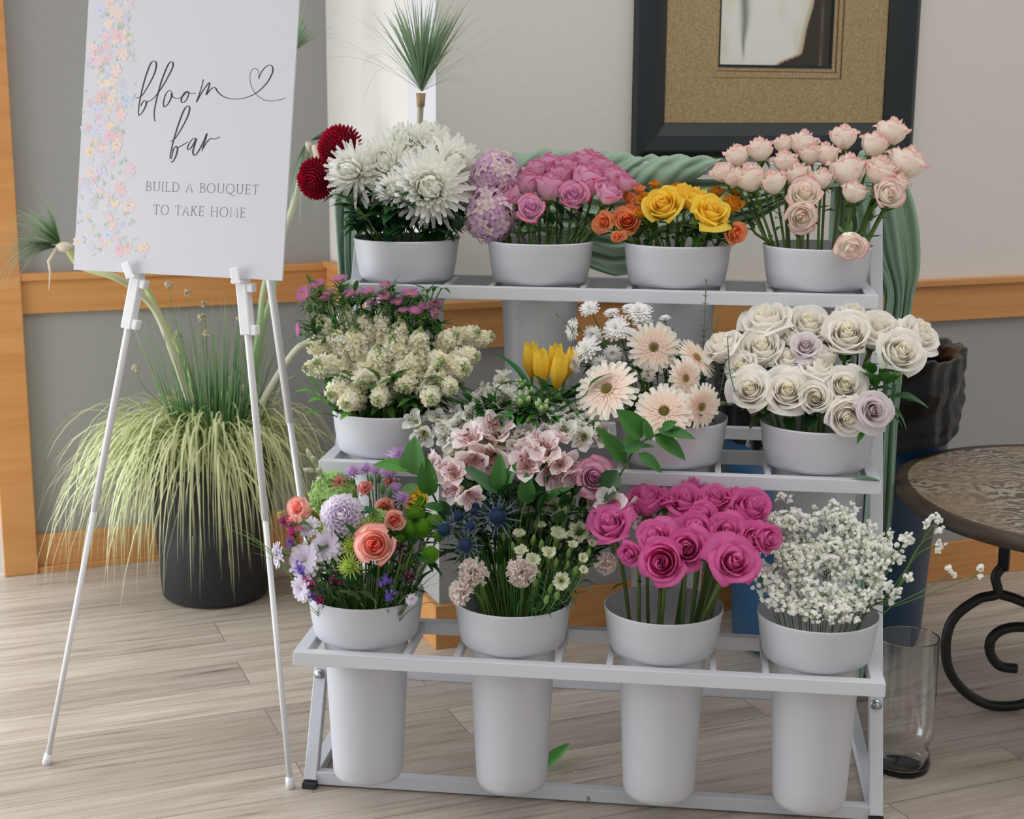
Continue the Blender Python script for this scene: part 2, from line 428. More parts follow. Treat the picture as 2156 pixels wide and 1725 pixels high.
# ------------------------------------------------------------------ buckets
R1 = .12
def bucket_profile(zr):
    c = [(R1 - .0015, zr - .001), (R1 + .001, zr), (R1 + .0012, zr - .004), (.118, zr - .02), (.1145, zr - .05), (.1085, zr - .083), (.1045, zr - .091), (.0985, zr - .0949), (.0895, zr - .0955)]
    inn = [(.0895, zr - .093), (.105, zr - .088), (.111, zr - .05), (.1155, zr - .02), (R1 - .0015, zr - .001)]
    b_ = [(.089, zr - .094), (.0875, zr - .12), (.0765, zr - .36), (.0745, zr - .395), (.070, zr - .408), (.058, zr - .414), (.0, zr - .415)]
    return c + [], inn, b_
BINFO = {}
bname = {(2, 0): ('left end of the top shelf', 'white and crimson mums'), (2, 1): ('second from left on the top shelf', 'purple-pink roses'),
         (2, 2): ('third from left on the top shelf', 'yellow and orange roses'), (2, 3): ('right end of the top shelf', 'pink-edged white roses'),
         (1, 0): ('left end of the middle shelf', 'cream stock'), (1, 1): ('second from left on the middle shelf', 'alstroemeria and tulips'),
         (1, 2): ('third from left on the middle shelf', 'gerberas and white daisies'), (1, 3): ('right end of the middle shelf', 'white roses'),
         (0, 0): ('left end of the bottom shelf', 'a mixed bouquet'), (0, 1): ('second from left on the bottom shelf', 'thistles and small carnations'),
         (0, 2): ('third from left on the bottom shelf', 'hot pink roses'), (0, 3): ("right end of the bottom shelf", "baby's breath")}
proto = None
for r in range(3):
    for i in range(4):
        cx = (i - 1.5) * SP; cy = ROWY[r]; zr = RIM[r]
        o = empty('flower_bucket', RK(cx, cy, zr - .415), 'white plastic bucket with %s, %s' % (bname[(r, i)][1], bname[(r, i)][0]), 'bucket', 'white buckets in the stand')
        BINFO[(r, i)] = (cx, cy, zr)
        if proto is None:
            L0 = RK(cx, cy, 0)
            T = lambda x, y, z: Vector((x, y, z)) + L0
            c, inn, b_ = bucket_profile(zr)
            mb = MB(); mb.lathe(inn[::-1][:1] + c, T, 64); mb.lathe(inn, T, 64); a = mb.build('collar', m_pot, o)
            mb = MB(); mb.lathe(b_, T, 64); mb.lathe([(.0, zr - .40), (.07, zr - .398), (.086, zr - .12), (.0895, zr - .094)], T, 64); d = mb.build('body', m_pot, o)
            proto = (a, d)
        else:
            for ch in proto:
                cc = ch.copy(); COL.objects.link(cc); cc.parent = o

# ------------------------------------------------------------------ green gauze drape
m_gauze = mat('sage_gauze', S(156, 186, 162), rough=.9, trans=.3, noise=((260, 260, 60), S(174, 200, 178), .3))
mb = MB()
ft = lambda *a: at_rack(*a)
def rl(P):
    d = P - Vector((RX, RY, 0)); return (d.x * rc - d.y * rs, d.x * rs + d.y * rc, P.z)
# wrap around the rail
def wrap(u, v):
    x = -.62 + u * .845; a = 2 * PI * v
    rr = .027 + .0035 * math.sin(150 * u + 3 * a + 3 * math.sin(17 * u)) * (.6 + .4 * math.sin(41 * u)) + .003 * math.sin(83 * u + 2 * a + 1) + .005 * math.sin(11 * u + a) + .003 * math.sin(37 * u + 1)
    rr *= 1 + .7 * max(0, -math.sin(a)) * (.6 + .4 * math.sin(9 * u)); rr = rr * (1 - .35 * max(0, u - .93) / .07); x += .03 * math.sin(a) * u
    return RK(x, .742 + rr * math.cos(a), 1.333 + rr * math.sin(a) + .004), (1, 1, 1)
mb.grid(300, 28, wrap)
# swag: a cloth hanging between the rail and a low sagging hem
low = [(-.58, 1.30), (-.35, 1.20), (-.12, 1.10), (.0, 1.065), (.10, 1.085), (.22, 1.15), (.32, 1.20), (.42, 1.255), (.50, 1.285), (.60, 1.312)]
def lowz(x):
    for (a, za), (b_, zb) in zip(low, low[1:]):
        if x <= b_: t = (x - a) / (b_ - a); t = t * t * (3 - 2 * t) * .5 + t * .5; return za + (zb - za) * t
    return low[-1][1]
def swag(u, v):
    x = -.58 + u * 1.18; zt = 1.305; zl_ = lowz(x)
    z = zt + (zl_ - zt) * v
    y = .765 - .05 * math.sin(PI * v) * (1 - abs(u - .5)) + .010 * math.sin(34 * v + 7 * u * (1 + v)) + .006 * math.sin(80 * v * (1 - .3 * u) + 3)
    return RK(x, y, z), (1, 1, 1)
mb.grid(110, 60, swag)
# tails down both ends
def tail(path, wd, ph, yfold):
    P = [Vector(p) for p in path]; C_ = cat_rom(P, 8)
    def fn(u, v):
        q = C_[min(len(C_) - 1, int(round(v * (len(C_) - 1))))]; w = wd(v)
        s_ = (u - .5) * w
        fy = yfold * (math.sin(u * 17 + ph + v * 2.5) + .5 * math.sin(u * 39 - v * 5 + ph)) 
        return RK(q.x + s_, q.y + fy, q.z + .01 * math.sin(u * 9 + ph)), (1, 1, 1)
    mb.grid(44, len(C_) - 1, fn)
tail([(.60, .735, 1.37), (.625, .70, 1.28), (.650, .68, 1.15), (.672, .675, 1.05), (.662, .67, .92), (.655, .665, .75), (.655, .66, .5), (.640, .655, .22), (.63, .65, .06)], lambda v: .05 + .075 * math.sin(PI * min(1, v * 2.6)) ** 1 * (v < .385) + .012, 0, .012)
tail([(.56, .78, 1.33), (.56, .80, 1.1), (.55, .80, .8), (.54, .80, .5), (.54, .80, .12)], lambda v: .09, 2, .010)
tail([(-.62, .74, 1.36), (-.655, .70, 1.27), (-.66, .69, 1.15), (-.655, .69, 1.0), (-.65, .70, .75), (-.645, .71, .5)], lambda v: .055 + .01 * math.sin(9 * v), 1, .010)
o = mb.build('gauze_drape', m_gauze); tag(o, 'sage green gauze cloth wound along the top rail and hanging from both ends', 'cloth')
sm = o.modifiers.new('thick', 'SOLIDIFY'); sm.thickness = .0012

# ------------------------------------------------------------------ sign on its easel
SCL = 1.14; W_ = .457 * SCL; SYAW = -.342; TILT = .18
PA = CAM + (Vector((-.858, 2.903, 1.161)) - CAM) * SCL
sax = Vector((math.cos(SYAW), math.sin(SYAW), 0)); snb = Vector((sax.y, -sax.x, 0))
sup = Vector((0, 0, 1)) * math.cos(TILT) - snb * math.sin(TILT)
snn = sax.cross(sup)      # faces the camera
def BW(x, y, d=0): return PA + sax * x + sup * y + snn * d
def BP(px, py):
    d = ray(px, py); t = (PA - CAM).dot(snn) / d.dot(snn); P = CAM + d * t - PA; return P.dot(sax), P.dot(sup)
SH = .76
sign = empty('welcome_sign', BW(W_ / 2, 0), 'white bloom bar sign board with script lettering and a pastel floral border', 'sign')
mb = MB(); mb.box((0, 0, -.005), (W_, SH, 0), lambda x, y, z: BW(x, y, z)); mb.build('board', mat('matt_white_board', S(202, 202, 207), rough=.6), sign, smooth=False)
m_ink = mat('printed_ink', S(52, 54, 54), rough=.7)
def ribbon(mb, pts, wf, d=.00025):
    N = len(pts); vs = []
    for i, p in enumerate(pts):
        a = pts[max(0, i - 1)]; b_ = pts[min(N - 1, i + 1)]; dx, dy = b_[0] - a[0], b_[1] - a[1]; l = math.hypot(dx, dy) or 1
        dx /= l; dy /= l; w = wf(dx, dy, i / (N - 1)) / 2
        vs += [BW(p[0] - dy * w, p[1] + dx * w, d), BW(p[0] + dy * w, p[1] - dx * w, d)]
    mb.add(vs, [(2 * i, 2 * i + 1, 2 * i + 3, 2 * i + 2) for i in range(N - 1)])
K = 2.782
script = [
 [(798, 575), (830, 562), (870, 500), (905, 430), (916, 375), (903, 357), (880, 378), (850, 460), (825, 560), (812, 640), (813, 678)],
 [(813, 678), (832, 660), (852, 625), (858, 598), (846, 590), (832, 606), (826, 622)],
 [(858, 600), (900, 575), (950, 510), (995, 430), (1015, 380), (1004, 362), (982, 385), (945, 480), (918, 580), (903, 660), (908, 712)],
 [(1006, 540), (990, 530), (970, 555), (958, 600), (962, 627), (985, 608), (1003, 570), (1006, 545), (1010, 565), (1035, 578), (1060, 572), (1085, 548), (1100, 536), (1085, 540), (1068, 565), (1062, 590), (1072, 602), (1092, 585), (1104, 556), (1104, 540), (1118, 548), (1150, 545)],
 [(1192, 465), (1182, 505), (1168, 550), (1151, 598), (1172, 560), (1200, 515), (1222, 487), (1228, 490), (1220, 520), (1208, 555), (1230, 528), (1252, 512), (1264, 518), (1276, 538), (1310, 566), (1360, 580), (1430, 575), (1500, 545), (1560, 490), (1594, 430), (1596, 392), (1576, 382), (1548, 400), (1525, 435), (1515, 462)],
 [(1515, 462), (1516, 425), (1503, 403), (1482, 405), (1466, 435), (1468, 490), (1495, 545), (1540, 582), (1590, 592), (1640, 584), (1673, 573)],
 [(996, 830), (1025, 812), (1065, 750), (1100, 680), (1111, 635), (1100, 621), (1078, 645), (1045, 730), (1015, 830), (999, 900), (996, 932)],
 [(1000, 945), (1012, 948), (1030, 915), (1040, 875), (1034, 858), (1020, 868), (1012, 890), (1004, 930)],
 [(1040, 866), (1070, 850), (1100, 832)],
 [(1150, 808), (1128, 815), (1106, 845), (1098, 872), (1108, 876), (1130, 850), (1150, 812), (1140, 850), (1130, 890), (1140, 911), (1160, 890), (1190, 835), (1212, 783), (1205, 815), (1188, 862), (1184, 886)],
 [(1190, 870), (1210, 835), (1235, 812), (1258, 815), (1288, 802)]]
mb = MB()
for sidx, stroke in enumerate(script):
    pts = cat_rom([Vector((*BP(x / K, y / K), 0)) for x, y in stroke], 7)
    thin = sidx == 5
    ribbon(mb, [(p.x, p.y) for p in pts], lambda dx, dy, t: (.0011 if thin else .0013 + .0030 * max(0, abs(dy)) ** 2 * (.35 + .65 * math.sin(PI * min(1, max(0, t))) )))
mb.build('script_lettering', m_ink, sign, smooth=False)
# thin serif capitals drawn from strokes, unit height
def arc(cx, cy, rx, ry, a0, a1, n=14): return [(cx + rx * math.cos(math.radians(a0 + (a1 - a0) * i / n)), cy + ry * math.sin(math.radians(a0 + (a1 - a0) * i / n))) for i in range(n + 1)]
def ser(x, y, w=.1): return [(x - w, y), (x + w, y)]
G = {
 'B': (.56, [[(.12, 0), (.12, 1)], [(.02, 1), (.12, 1)] + arc(.26, .76, .2, .24, 90, -90), [(.12, .52)] + arc(.3, .26, .24, .26, 90, -90) + [(.02, 0)]]),
 'U': (.70, [[(.12, 1), (.12, .3)] + arc(.36, .28, .24, .28, 180, 360) + [(.60, 1)], ser(.12, 1), ser(.6, 1)]),
 'I': (.22, [[(.11, 0), (.11, 1)], ser(.11, 0), ser(.11, 1)]),
 'L': (.50, [[(.12, 1), (.12, 0), (.46, 0), (.48, .14)], ser(.12, 1), ser(.10, 0)]),
 'D': (.74, [[(.12, 0), (.12, 1)], [(.02, 1), (.24, 1)] + arc(.28, .5, .4, .5, 80, -80) + [(.24, 0), (.02, 0)]]),
 'A': (.66, [[(.04, 0), (.32, 1), (.60, 0)], [(.16, .34), (.49, .34)], ser(.04, 0, .07), ser(.6, 0, .08)]),
 'O': (.80, [arc(.40, .5, .36, .51, 90, 450, 30)]),
 'Q': (.80, [arc(.40, .5, .36, .51, 90, 450, 30), [(.36, .04), (.5, -.12), (.66, -.24), (.84, -.22)]]),
 'E': (.54, [[(.12, 0), (.12, 1)], [(.02, 1), (.44, 1), (.45, .86)], [(.12, .52), (.38, .52)], [(.38, .6), (.38, .44)], [(.02, 0), (.46, 0), (.48, .15)]]),
 'T': (.60, [[(.30, 0), (.30, 1)], [(.02, .84), (.03, 1), (.57, 1), (.58, .84)], ser(.3, 0)]),
 'K': (.64, [[(.12, 0), (.12, 1)], [(.52, 1), (.13, .46)], [(.24, .60), (.58, 0)], ser(.12, 0), ser(.12, 1), ser(.52, 1, .07), ser(.59, 0, .07)]),
 'H': (.76, [[(.12, 0), (.12, 1)], [(.64, 0), (.64, 1)], [(.12, .52), (.64, .52)], ser(.12, 0), ser(.12, 1), ser(.64, 0), ser(.64, 1)]),
 'M': (.86, [[(.12, 0), (.14, 1), (.43, .1), (.72, 1), (.76, 0)], ser(.11, 0, .08), ser(.76, 0, .08), ser(.12, 1, .06), ser(.74, 1, .06)]),
 ' ': (.34, [])}
def line(mb, txt, x0, x1, yb, h):
    gap = .13; tot = sum(G[c][0] + gap for c in txt) - gap; s_ = (x1 - x0) / tot; x = x0
    for c in txt:
        w, strokes = G[c]
        for k in strokes: ribbon(mb, [(x + a * s_, yb + b_ * h) for a, b_ in k], lambda dx, dy, t: .0007 + .0008 * abs(dy))
        x += (w + gap) * s_
mb = MB(); mk = mat('grey_ink', S(104, 106, 108), rough=.7)
a, b_ = BP(852 / K, 1115 / K), BP(1515 / K, 1141 / K); t_ = BP(860 / K, 1062 / K)
line(mb, 'BUILD A BOUQUET', a[0], b_[0], (a[1] + b_[1]) / 2, t_[1] - a[1])
a, b_ = BP(897 / K, 1254 / K), BP(1437 / K, 1276 / K); t_ = BP(900 / K, 1199 / K)
line(mb, 'TO TAKE HOME', a[0], b_[0], (a[1] + b_[1]) / 2, t_[1] - a[1])
mb.build('capital_lettering', mk, sign, smooth=False)
# watercolour floral border
mb = MB(); rg = random.Random(3)
pal = [S(244, 190, 196), S(246, 216, 160), S(238, 170, 180), S(190, 204, 228), S(250, 226, 188), S(244, 206, 200), S(206, 212, 232)]
cen = [S(214, 120, 140), S(224, 180, 90), S(200, 110, 130), S(140, 150, 200), S(222, 190, 110)]
lay = [0]
def deco(px, py, rr, c, cc):
    x, y = BP(px, py); lay[0] += 1; d = .00012 + lay[0] * 8e-7; n = rg.choice((5, 5, 6)); a0 = rg.random() * 6
    vs = [BW(x, y, d)]; cs = [mixc(mixc(c, cc, .35), S(204, 204, 208), .35)]
    for k in range(n * 6):
        a = a0 + 2 * PI * k / (n * 6); q = rr * (.55 + .45 * abs(math.sin(a * n / 2 - a0 * n / 2)) ** .7) * rg.uniform(.92, 1.05)
        vs.append(BW(x + q * math.cos(a), y + q * math.sin(a), d)); cs.append(mixc(S(204, 204, 208), c, .36))
    m_ = n * 6; mb.add(vs, [(0, 1 + k, 1 + (k + 1) % m_) for k in range(m_)], cs)
    vs = [BW(x + rr * .12 * math.cos(k), y + rr * .12 * math.sin(k), d + 1e-6) for k in range(6)]; mb.add(vs, [tuple(range(6))], mixc(cc, S(204, 204, 208), .2))
def sprig(px, py, L, ang, c):
    x, y = BP(px, py); lay[0] += 1; d = .00012 + lay[0] * 8e-7
    for s_ in (-1, 0, 1):
        a = ang + s_ * .6; dx, dy = math.cos(a), math.sin(a); l = L * (1 if s_ == 0 else .55)
        pts = [BW(x, y, d), BW(x + dx * l * .5 - dy * l * .1, y + dy * l * .5 + dx * l * .1, d), BW(x + dx * l, y + dy * l, d), BW(x + dx * l * .5 + dy * l * .1, y + dy * l * .5 - dx * l * .1, d)]
        mb.add(pts, [(0, 3, 2, 1)], c)
for k in range(430):
    py = rg.uniform(-120, 545); t = sst(60, 520, py)
    mid = 240 - .055 * (py - 60) if py < 420 else 222 + (py - 420) * .12
    wd = 26 + 24 * sst(0, 200, py) + 22 * sst(430, 540, py)
    px = rg.gauss(mid, wd * .55); px = max(mid - wd - 5, min(mid + wd, px)); px = max(px, 190 - py * .055)
    if py < 20: px = rg.gauss(258, 10)
    if rg.random() < .55: deco(px, py, rg.choice((.006, .009, .012, .016)), rg.choice(pal), rg.choice(cen))
    else: sprig(px, py, rg.uniform(.010, .022), rg.uniform(.2, 2.9), mixc(S(212, 214, 212), S(150, 170, 130), rg.uniform(.25, .6)))
mb.build('floral_print', m_vc, sign, smooth=False)

m_easel = mat('white_easel_metal', S(228, 228, 230), rough=.35)
fL, fR = Vector((-1.056, 3.159, 0)), Vector((-.483, 3.048, 0)); apex = Vector((-.664, 3.40, 2.0))
def on_board_ray(px, py, off):     # a point behind the board face
    x, y = BP(px, py); return BW(x, y, off)
kL = on_board_ray(276, 598, -.02); kR = on_board_ray(503, 606, -.02)
easel = empty('sign_easel', (fL + fR) / 2 + Vector((0, .2, 0)), 'white telescoping tripod easel holding up the sign board', 'easel')
for f0, k0 in ((fL, kL), (fR, kR)):
    d = (k0 - f0).normalized(); xk = (k0 - PA).dot(sax); top = BW(xk * .6 + W_ * .5 * .4, .42, -.035)
    mb = MB(); mb.tube([f0 + d * .012, f0 + d * .62], .0062, 10); mb.tube([f0 + d * .60, k0 - d * .02, k0 + d * .02 - snn * .012, top], .0078, 10)
    lg = mb.build('leg', m_easel, easel)
    mb = MB(); mb.tube([f0, f0 + d * .025], [.0105, .0095], 10); mb.build('foot_tip', m_easel, lg)
    # clamp collar and the hook that carries the board
    sd = sax
    mb = MB(); mb.bar(k0 - d * .10, k0 + d * .02, .026, .024, sd)
    mb.bar(k0 - d * .10 + sd * .016, k0 - d * .078 + sd * .018, .018, .02, sd)
    mb.bar(k0 - d * .008 + sd * .016, k0 + d * .012 + sd * .018, .020, .02, sd)
    cl = mb.build('clamp', m_easel, lg, smooth=False, bevel=.003)
    mb = MB(); b0 = k0 + d * .018
    mb.bar(b0, BW((b0 - PA).dot(sax), -.007, -.006), .02, .012, sd); 
    xb = (b0 - PA).dot(sax)
    mb.bar(BW(xb, -.008, -.02), BW(xb, -.008, .012), .024, .008, sd)
    mb.bar(BW(xb, -.012, .008), BW(xb - .012 if f0 is fL else xb - .004, .022, .013), .020, .006, sd)
    mb.build('support_hook', m_easel, lg, smooth=False, bevel=.002)
b0 = at_y(570, 600, 3.56); b1 = at_y(632, 1040, 3.65); dd = (b1 - b0) / (b1.z - b0.z)
rf = b0 + dd * (-b0.z); rt_ = b0 + dd * (1.6 - b0.z)
mb = MB(); mb.tube([rf + (rt_ - rf) * .01, rf + (rt_ - rf) * .45], .0075, 10); mb.tube([rf + (rt_ - rf) * .44, rt_], .0095, 10)
for f0, k0 in ((fL, kL), (fR, kR)): mb.tube([BW((k0 - PA).dot(sax) * .6 + W_ * .2, .42, -.035), rt_], .0078, 8)
lg = mb.build('rear_leg', m_easel, easel)
mb = MB(); mb.tube([rf, rf + Vector((0, 0, .025))], .011, 10); mb.build('foot_tip', m_easel, lg)

# ------------------------------------------------------------------ rubbish bin, glass vase, side table
def T_at(o): return lambda x, y, z: Vector((o[0] + x, o[1] + y, o[2] + z))
tp = (.885, 3.985, 0)
bin_ = empty('waste_bin', tp, 'large dark blue waste bin lined with a black bag between stand and table', 'bin')
m_blue = mat('dark_blue_plastic', S(22, 72, 106), rough=.4, bump=(30, .05, .003))
mb = MB(); mb.lathe([(.0, .004), (.24, .004), (.258, .02), (.268, .2), (.282, .50), (.292, .50), (.296, .53), (.300, .66), (.308, .67), (.311, .80), (.303, .80), (.29, .5), (.25, .03), (0, .03)], T_at(tp), 64)
mb.build('barrel', m_blue, bin_)
m_bag = mat('black_bin_liner', S(3, 3, 4), rough=.16, bump=(14, .3, .004), spec=.3)
mb = MB(); rg = random.Random(9); ph = [rg.uniform(0, 6) for _ in range(9)]
def bag(u, v):
    a = 2 * PI * u
    w = .004 * math.sin(13 * a + ph[0]) + .003 * math.sin(29 * a + ph[1] + 9 * v) + .006 * math.sin(5 * a + ph[2])
    if v < .35: t = v / .35; rr = .246 + .050 * t; z = .10 + .73 * t; w *= t
    elif v < .5: t = (v - .35) / .15; rr = .296 + .034 * math.sin(t * PI / 2) + .004 * math.sin(t * PI); z = .83 + .014 * math.sin(t * PI)
    else:
        t = (v - .5) / .5; rr = .330 - .002 * t + .005 * math.sin(11 * t + 2 * a) * math.sin(PI * t) + .006 * sst(.85, 1, t); z = .83 - (.17 - .075 * math.sin(a + .5) + .012 * math.sin(5 * a + ph[3])) * t
        rr = max(rr, .3075 + .012 * (1 - t))
    return Vector((tp[0] + (rr + w) * math.cos(a), tp[1] + (rr + w) * math.sin(a), z + w)), (1, 1, 1)
mb.grid(120, 40, bag, closed=True); mb.build('liner_bag', m_bag, bin_)

vp = (.893, 3.172, 0)
gl = bpy.data.materials.new('clear_glass'); gl.use_nodes = True
g_ = gl.node_tree.nodes['Principled BSDF']; g_.inputs['Transmission Weight'].default_value = 1; g_.inputs['Roughness'].default_value = .02; g_.inputs['IOR'].default_value = 1.45
g_.inputs['Base Color'].default_value = (1, 1, 1, 1)
mb = MB(); out = [(0, .0), (.055, 0), (.062, .001), (.0645, .005), (.067, .02), (.063, .045), (.058, .058), (.061, .068), (.069, .085), (.0695, .2), (.0695, .315), (.0693, .3172), (.0688, .318)]
inn = [(.0677, .318), (.0672, .3172), (.067, .315), (.067, .2), (.0665, .088), (.058, .070), (.054, .058), (.058, .045), (.062, .02), (.05, .010), (0, .010)]
mb.lathe(out + inn, T_at(vp), 64)
o = mb.build('glass_vase', gl); tag(o, 'clear glass cylinder vase with a pinched foot on the floor right of the stand', 'vase')

tcx, tcy, tz = 1.395, 3.375, .60
tab = empty('side_table', (tcx, tcy, 0), 'round weathered wood table with a carved top on black iron scroll legs', 'table')
def top_mat():
    M = bpy.data.materials.new('carved_grey_wood'); M.use_nodes = True; nt = M.node_tree; b = nt.nodes['Principled BSDF']; N = nt.nodes.new; L = nt.links.new
    t = N('ShaderNodeTexCoord'); mp = N('ShaderNodeMapping'); mp.inputs['Scale'].default_value = (7, 7, 2); L(t.outputs['Object'], mp.inputs[0])
    w = N('ShaderNodeTexWave'); w.wave_type = 'RINGS'; w.inputs['Scale'].default_value = 2.2; w.inputs['Distortion'].default_value = 14; w.inputs['Detail'].default_value = 4; w.inputs['Detail Scale'].default_value = 1.4
    L(mp.outputs[0], w.inputs['Vector'])
    r = N('ShaderNodeValToRGB'); e = r.color_ramp.elements; e[0].color = (*S(84, 72, 60), 1); e[1].color = (*S(166, 158, 150), 1); e[0].position = .15; e[1].position = .8
    L(w.outputs['Fac'], r.inputs[0])
    n = N('ShaderNodeTexNoise'); n.inputs['Scale'].default_value = 3.2; n.inputs['Detail'].default_value = 3; L(t.outputs['Object'], n.inputs['Vector'])
    rr = N('ShaderNodeValToRGB'); rr.color_ramp.elements[0].position = .42; rr.color_ramp.elements[1].position = .6
    L(n.outputs['Fac'], rr.inputs[0])
    mx = N('ShaderNodeMix'); mx.data_type = 'RGBA'; mx.inputs[6].default_value = (*S(146, 126, 100), 1)
    L(rr.outputs[0], mx.inputs[0]); L(r.outputs[0], mx.inputs[7])
    m3 = N('ShaderNodeMix'); m3.data_type = 'RGBA'; m3.blend_type = 'MULTIPLY'; m3.inputs[0].default_value = .6; L(mx.outputs[2], m3.inputs[6]); L(r.outputs[0], m3.inputs[7])
    m4 = N('ShaderNodeMix'); m4.data_type = 'RGBA'; m4.inputs[0].default_value = .55; L(m3.outputs[2], m4.inputs[6]); L(mx.outputs[2], m4.inputs[7])
    L(m4.outputs[2], b.inputs['Base Color'])
    bp = N('ShaderNodeBump'); bp.inputs['Strength'].default_value = .5; bp.inputs['Distance'].default_value = .004; L(w.outputs['Fac'], bp.inputs['Height']); L(bp.outputs[0], b.inputs['Normal'])
    b.inputs['Roughness'].default_value = .45
    return M
m_top = top_mat(); m_rim = mat('dark_table_edge', S(50, 40, 30), rough=.5, noise=((12, 12, 90), S(74, 62, 48), .2))
def ell(k, z):
    def f_(u):
        a = 2 * PI * u; c_, s_ = math.cos(a), math.sin(a)
        return Vector((tcx + .48 * k * math.copysign(abs(c_) ** .92, c_), tcy + .504 * k * math.copysign(abs(s_) ** .92, s_), z))
    return f_
def rings(mb, R_): mb.grid(96, len(R_) - 1, lambda u, v: (R_[int(round(v * (len(R_) - 1)))](u), (1, 1, 1)), closed=True)
mb = MB(); rings(mb, [ell(.0001, tz - .002), ell(.5, tz - .002), ell(.90, tz - .002), ell(.93, tz)]); mb.build('table_top', m_top, tab)
mb = MB(); rings(mb, [ell(.93, tz), ell(.97, tz + .002), ell(.995, tz - .006), ell(1.0, tz - .022), ell(.985, tz - .030), ell(.96, tz - .034), ell(.0001, tz - .034)]); mb.build('table_edge', m_rim, tab)
m_iron = mat('black_iron', S(34, 34, 33), rough=.45, bump=(40, .15, .002), spec=.4)
yb = 3.50
def ir(px, py, y=yb): return at_y(px, py, y)
scA = [(2112, 1192), (2096, 1215), (2100, 1250), (2060, 1262), (2010, 1300), (1992, 1350), (1998, 1410), (2030, 1455), (2075, 1482), (2120, 1487), (2165, 1478), (2215, 1440), (2235, 1385)]
scB = [(2100, 1250), (2140, 1262), (2200, 1290), (2240, 1330)]
scC = [(2140, 1408), (2105, 1402), (2085, 1375), (2088, 1345), (2115, 1325), (2160, 1322), (2210, 1345), (2235, 1385)]
for pl in (scA, scB, scC):
    mb = MB(); mb.tube(cat_rom([ir(*q) for q in pl], 8), .0125, 10); o = mb.build('iron_scroll', m_iron, tab)
mb = MB()
k0 = ir(2112, 1200); mb.tube([k0, Vector((k0.x, k0.y, tz - .034))], .014, 10)
k0 = ir(2240, 1330); mb.tube([k0, Vector((k0.x + .02, k0.y, tz - .034))], .014, 10)
mb.tube([Vector((tcx - .28, tcy + .05, tz - .045)), Vector((tcx + .3, tcy + .05, tz - .045))], .012, 8)
mb.build('iron_bracket', m_iron, tab)
# ------------------------------------------------------------------ flower heads (unit radius, +Z is where the flower faces)
random.seed(11)
def dirz(a, el): return Vector((math.cos(a) * math.cos(el), math.sin(a) * math.cos(el), math.sin(el)))
def rayp(mb, ang, r0, z0, L, W, a0, a1, c0, c1, cup=.3, nu=2, nv=4, shape=.5, tipnotch=0, twist=0, ruff=0, zr=0, tipw=.42):
    """one petal: starts at radius r0, elevation bends from a0 to a1"""
    r, z = r0, z0; er = Vector((math.cos(ang), math.sin(ang), 0)); et = Vector((-math.sin(ang), math.cos(ang), 0)); ez = Vector((0, 0, 1))
    vs = []; cs = []
    for j in range(nv + 1):
        t = j / nv; a = a0 + (a1 - a0) * t
        w = W * (math.sin(PI * (.10 + .86 * t ** (1 / (2 * shape + .001)) ) ) ** .6 if t < 1 else tipw)
        n = -er * math.sin(a) + ez * math.cos(a)
        tw = twist * t
        for i in range(nu + 1):
            u = 2 * i / nu - 1
            p = er * r + ez * z + (et * math.cos(tw) + n * math.sin(tw)) * (u * w / 2) + n * (cup * abs(u) ** 2 * w * .5)
            if tipnotch and j == nv: p -= (er * math.cos(a) + ez * math.sin(a)) * tipnotch * abs(u) * L
            if ruff: p += n * (ruff * t * math.sin(u * 7 + zr + t * 3)) + er * (ruff * .4 * t * math.sin(u * 11 + zr))
            vs.append(p); cs.append(mixc(c0, c1, t))
        dl = L / nv; am = a0 + (a1 - a0) * (t + .5 / nv)
        r += math.cos(am) * dl; z += math.sin(am) * dl
    w_ = nu + 1
    mb.add(vs, [(j * w_ + i, j * w_ + i + 1, (j + 1) * w_ + i + 1, (j + 1) * w_ + i) for j in range(nv) for i in range(nu)], cs)
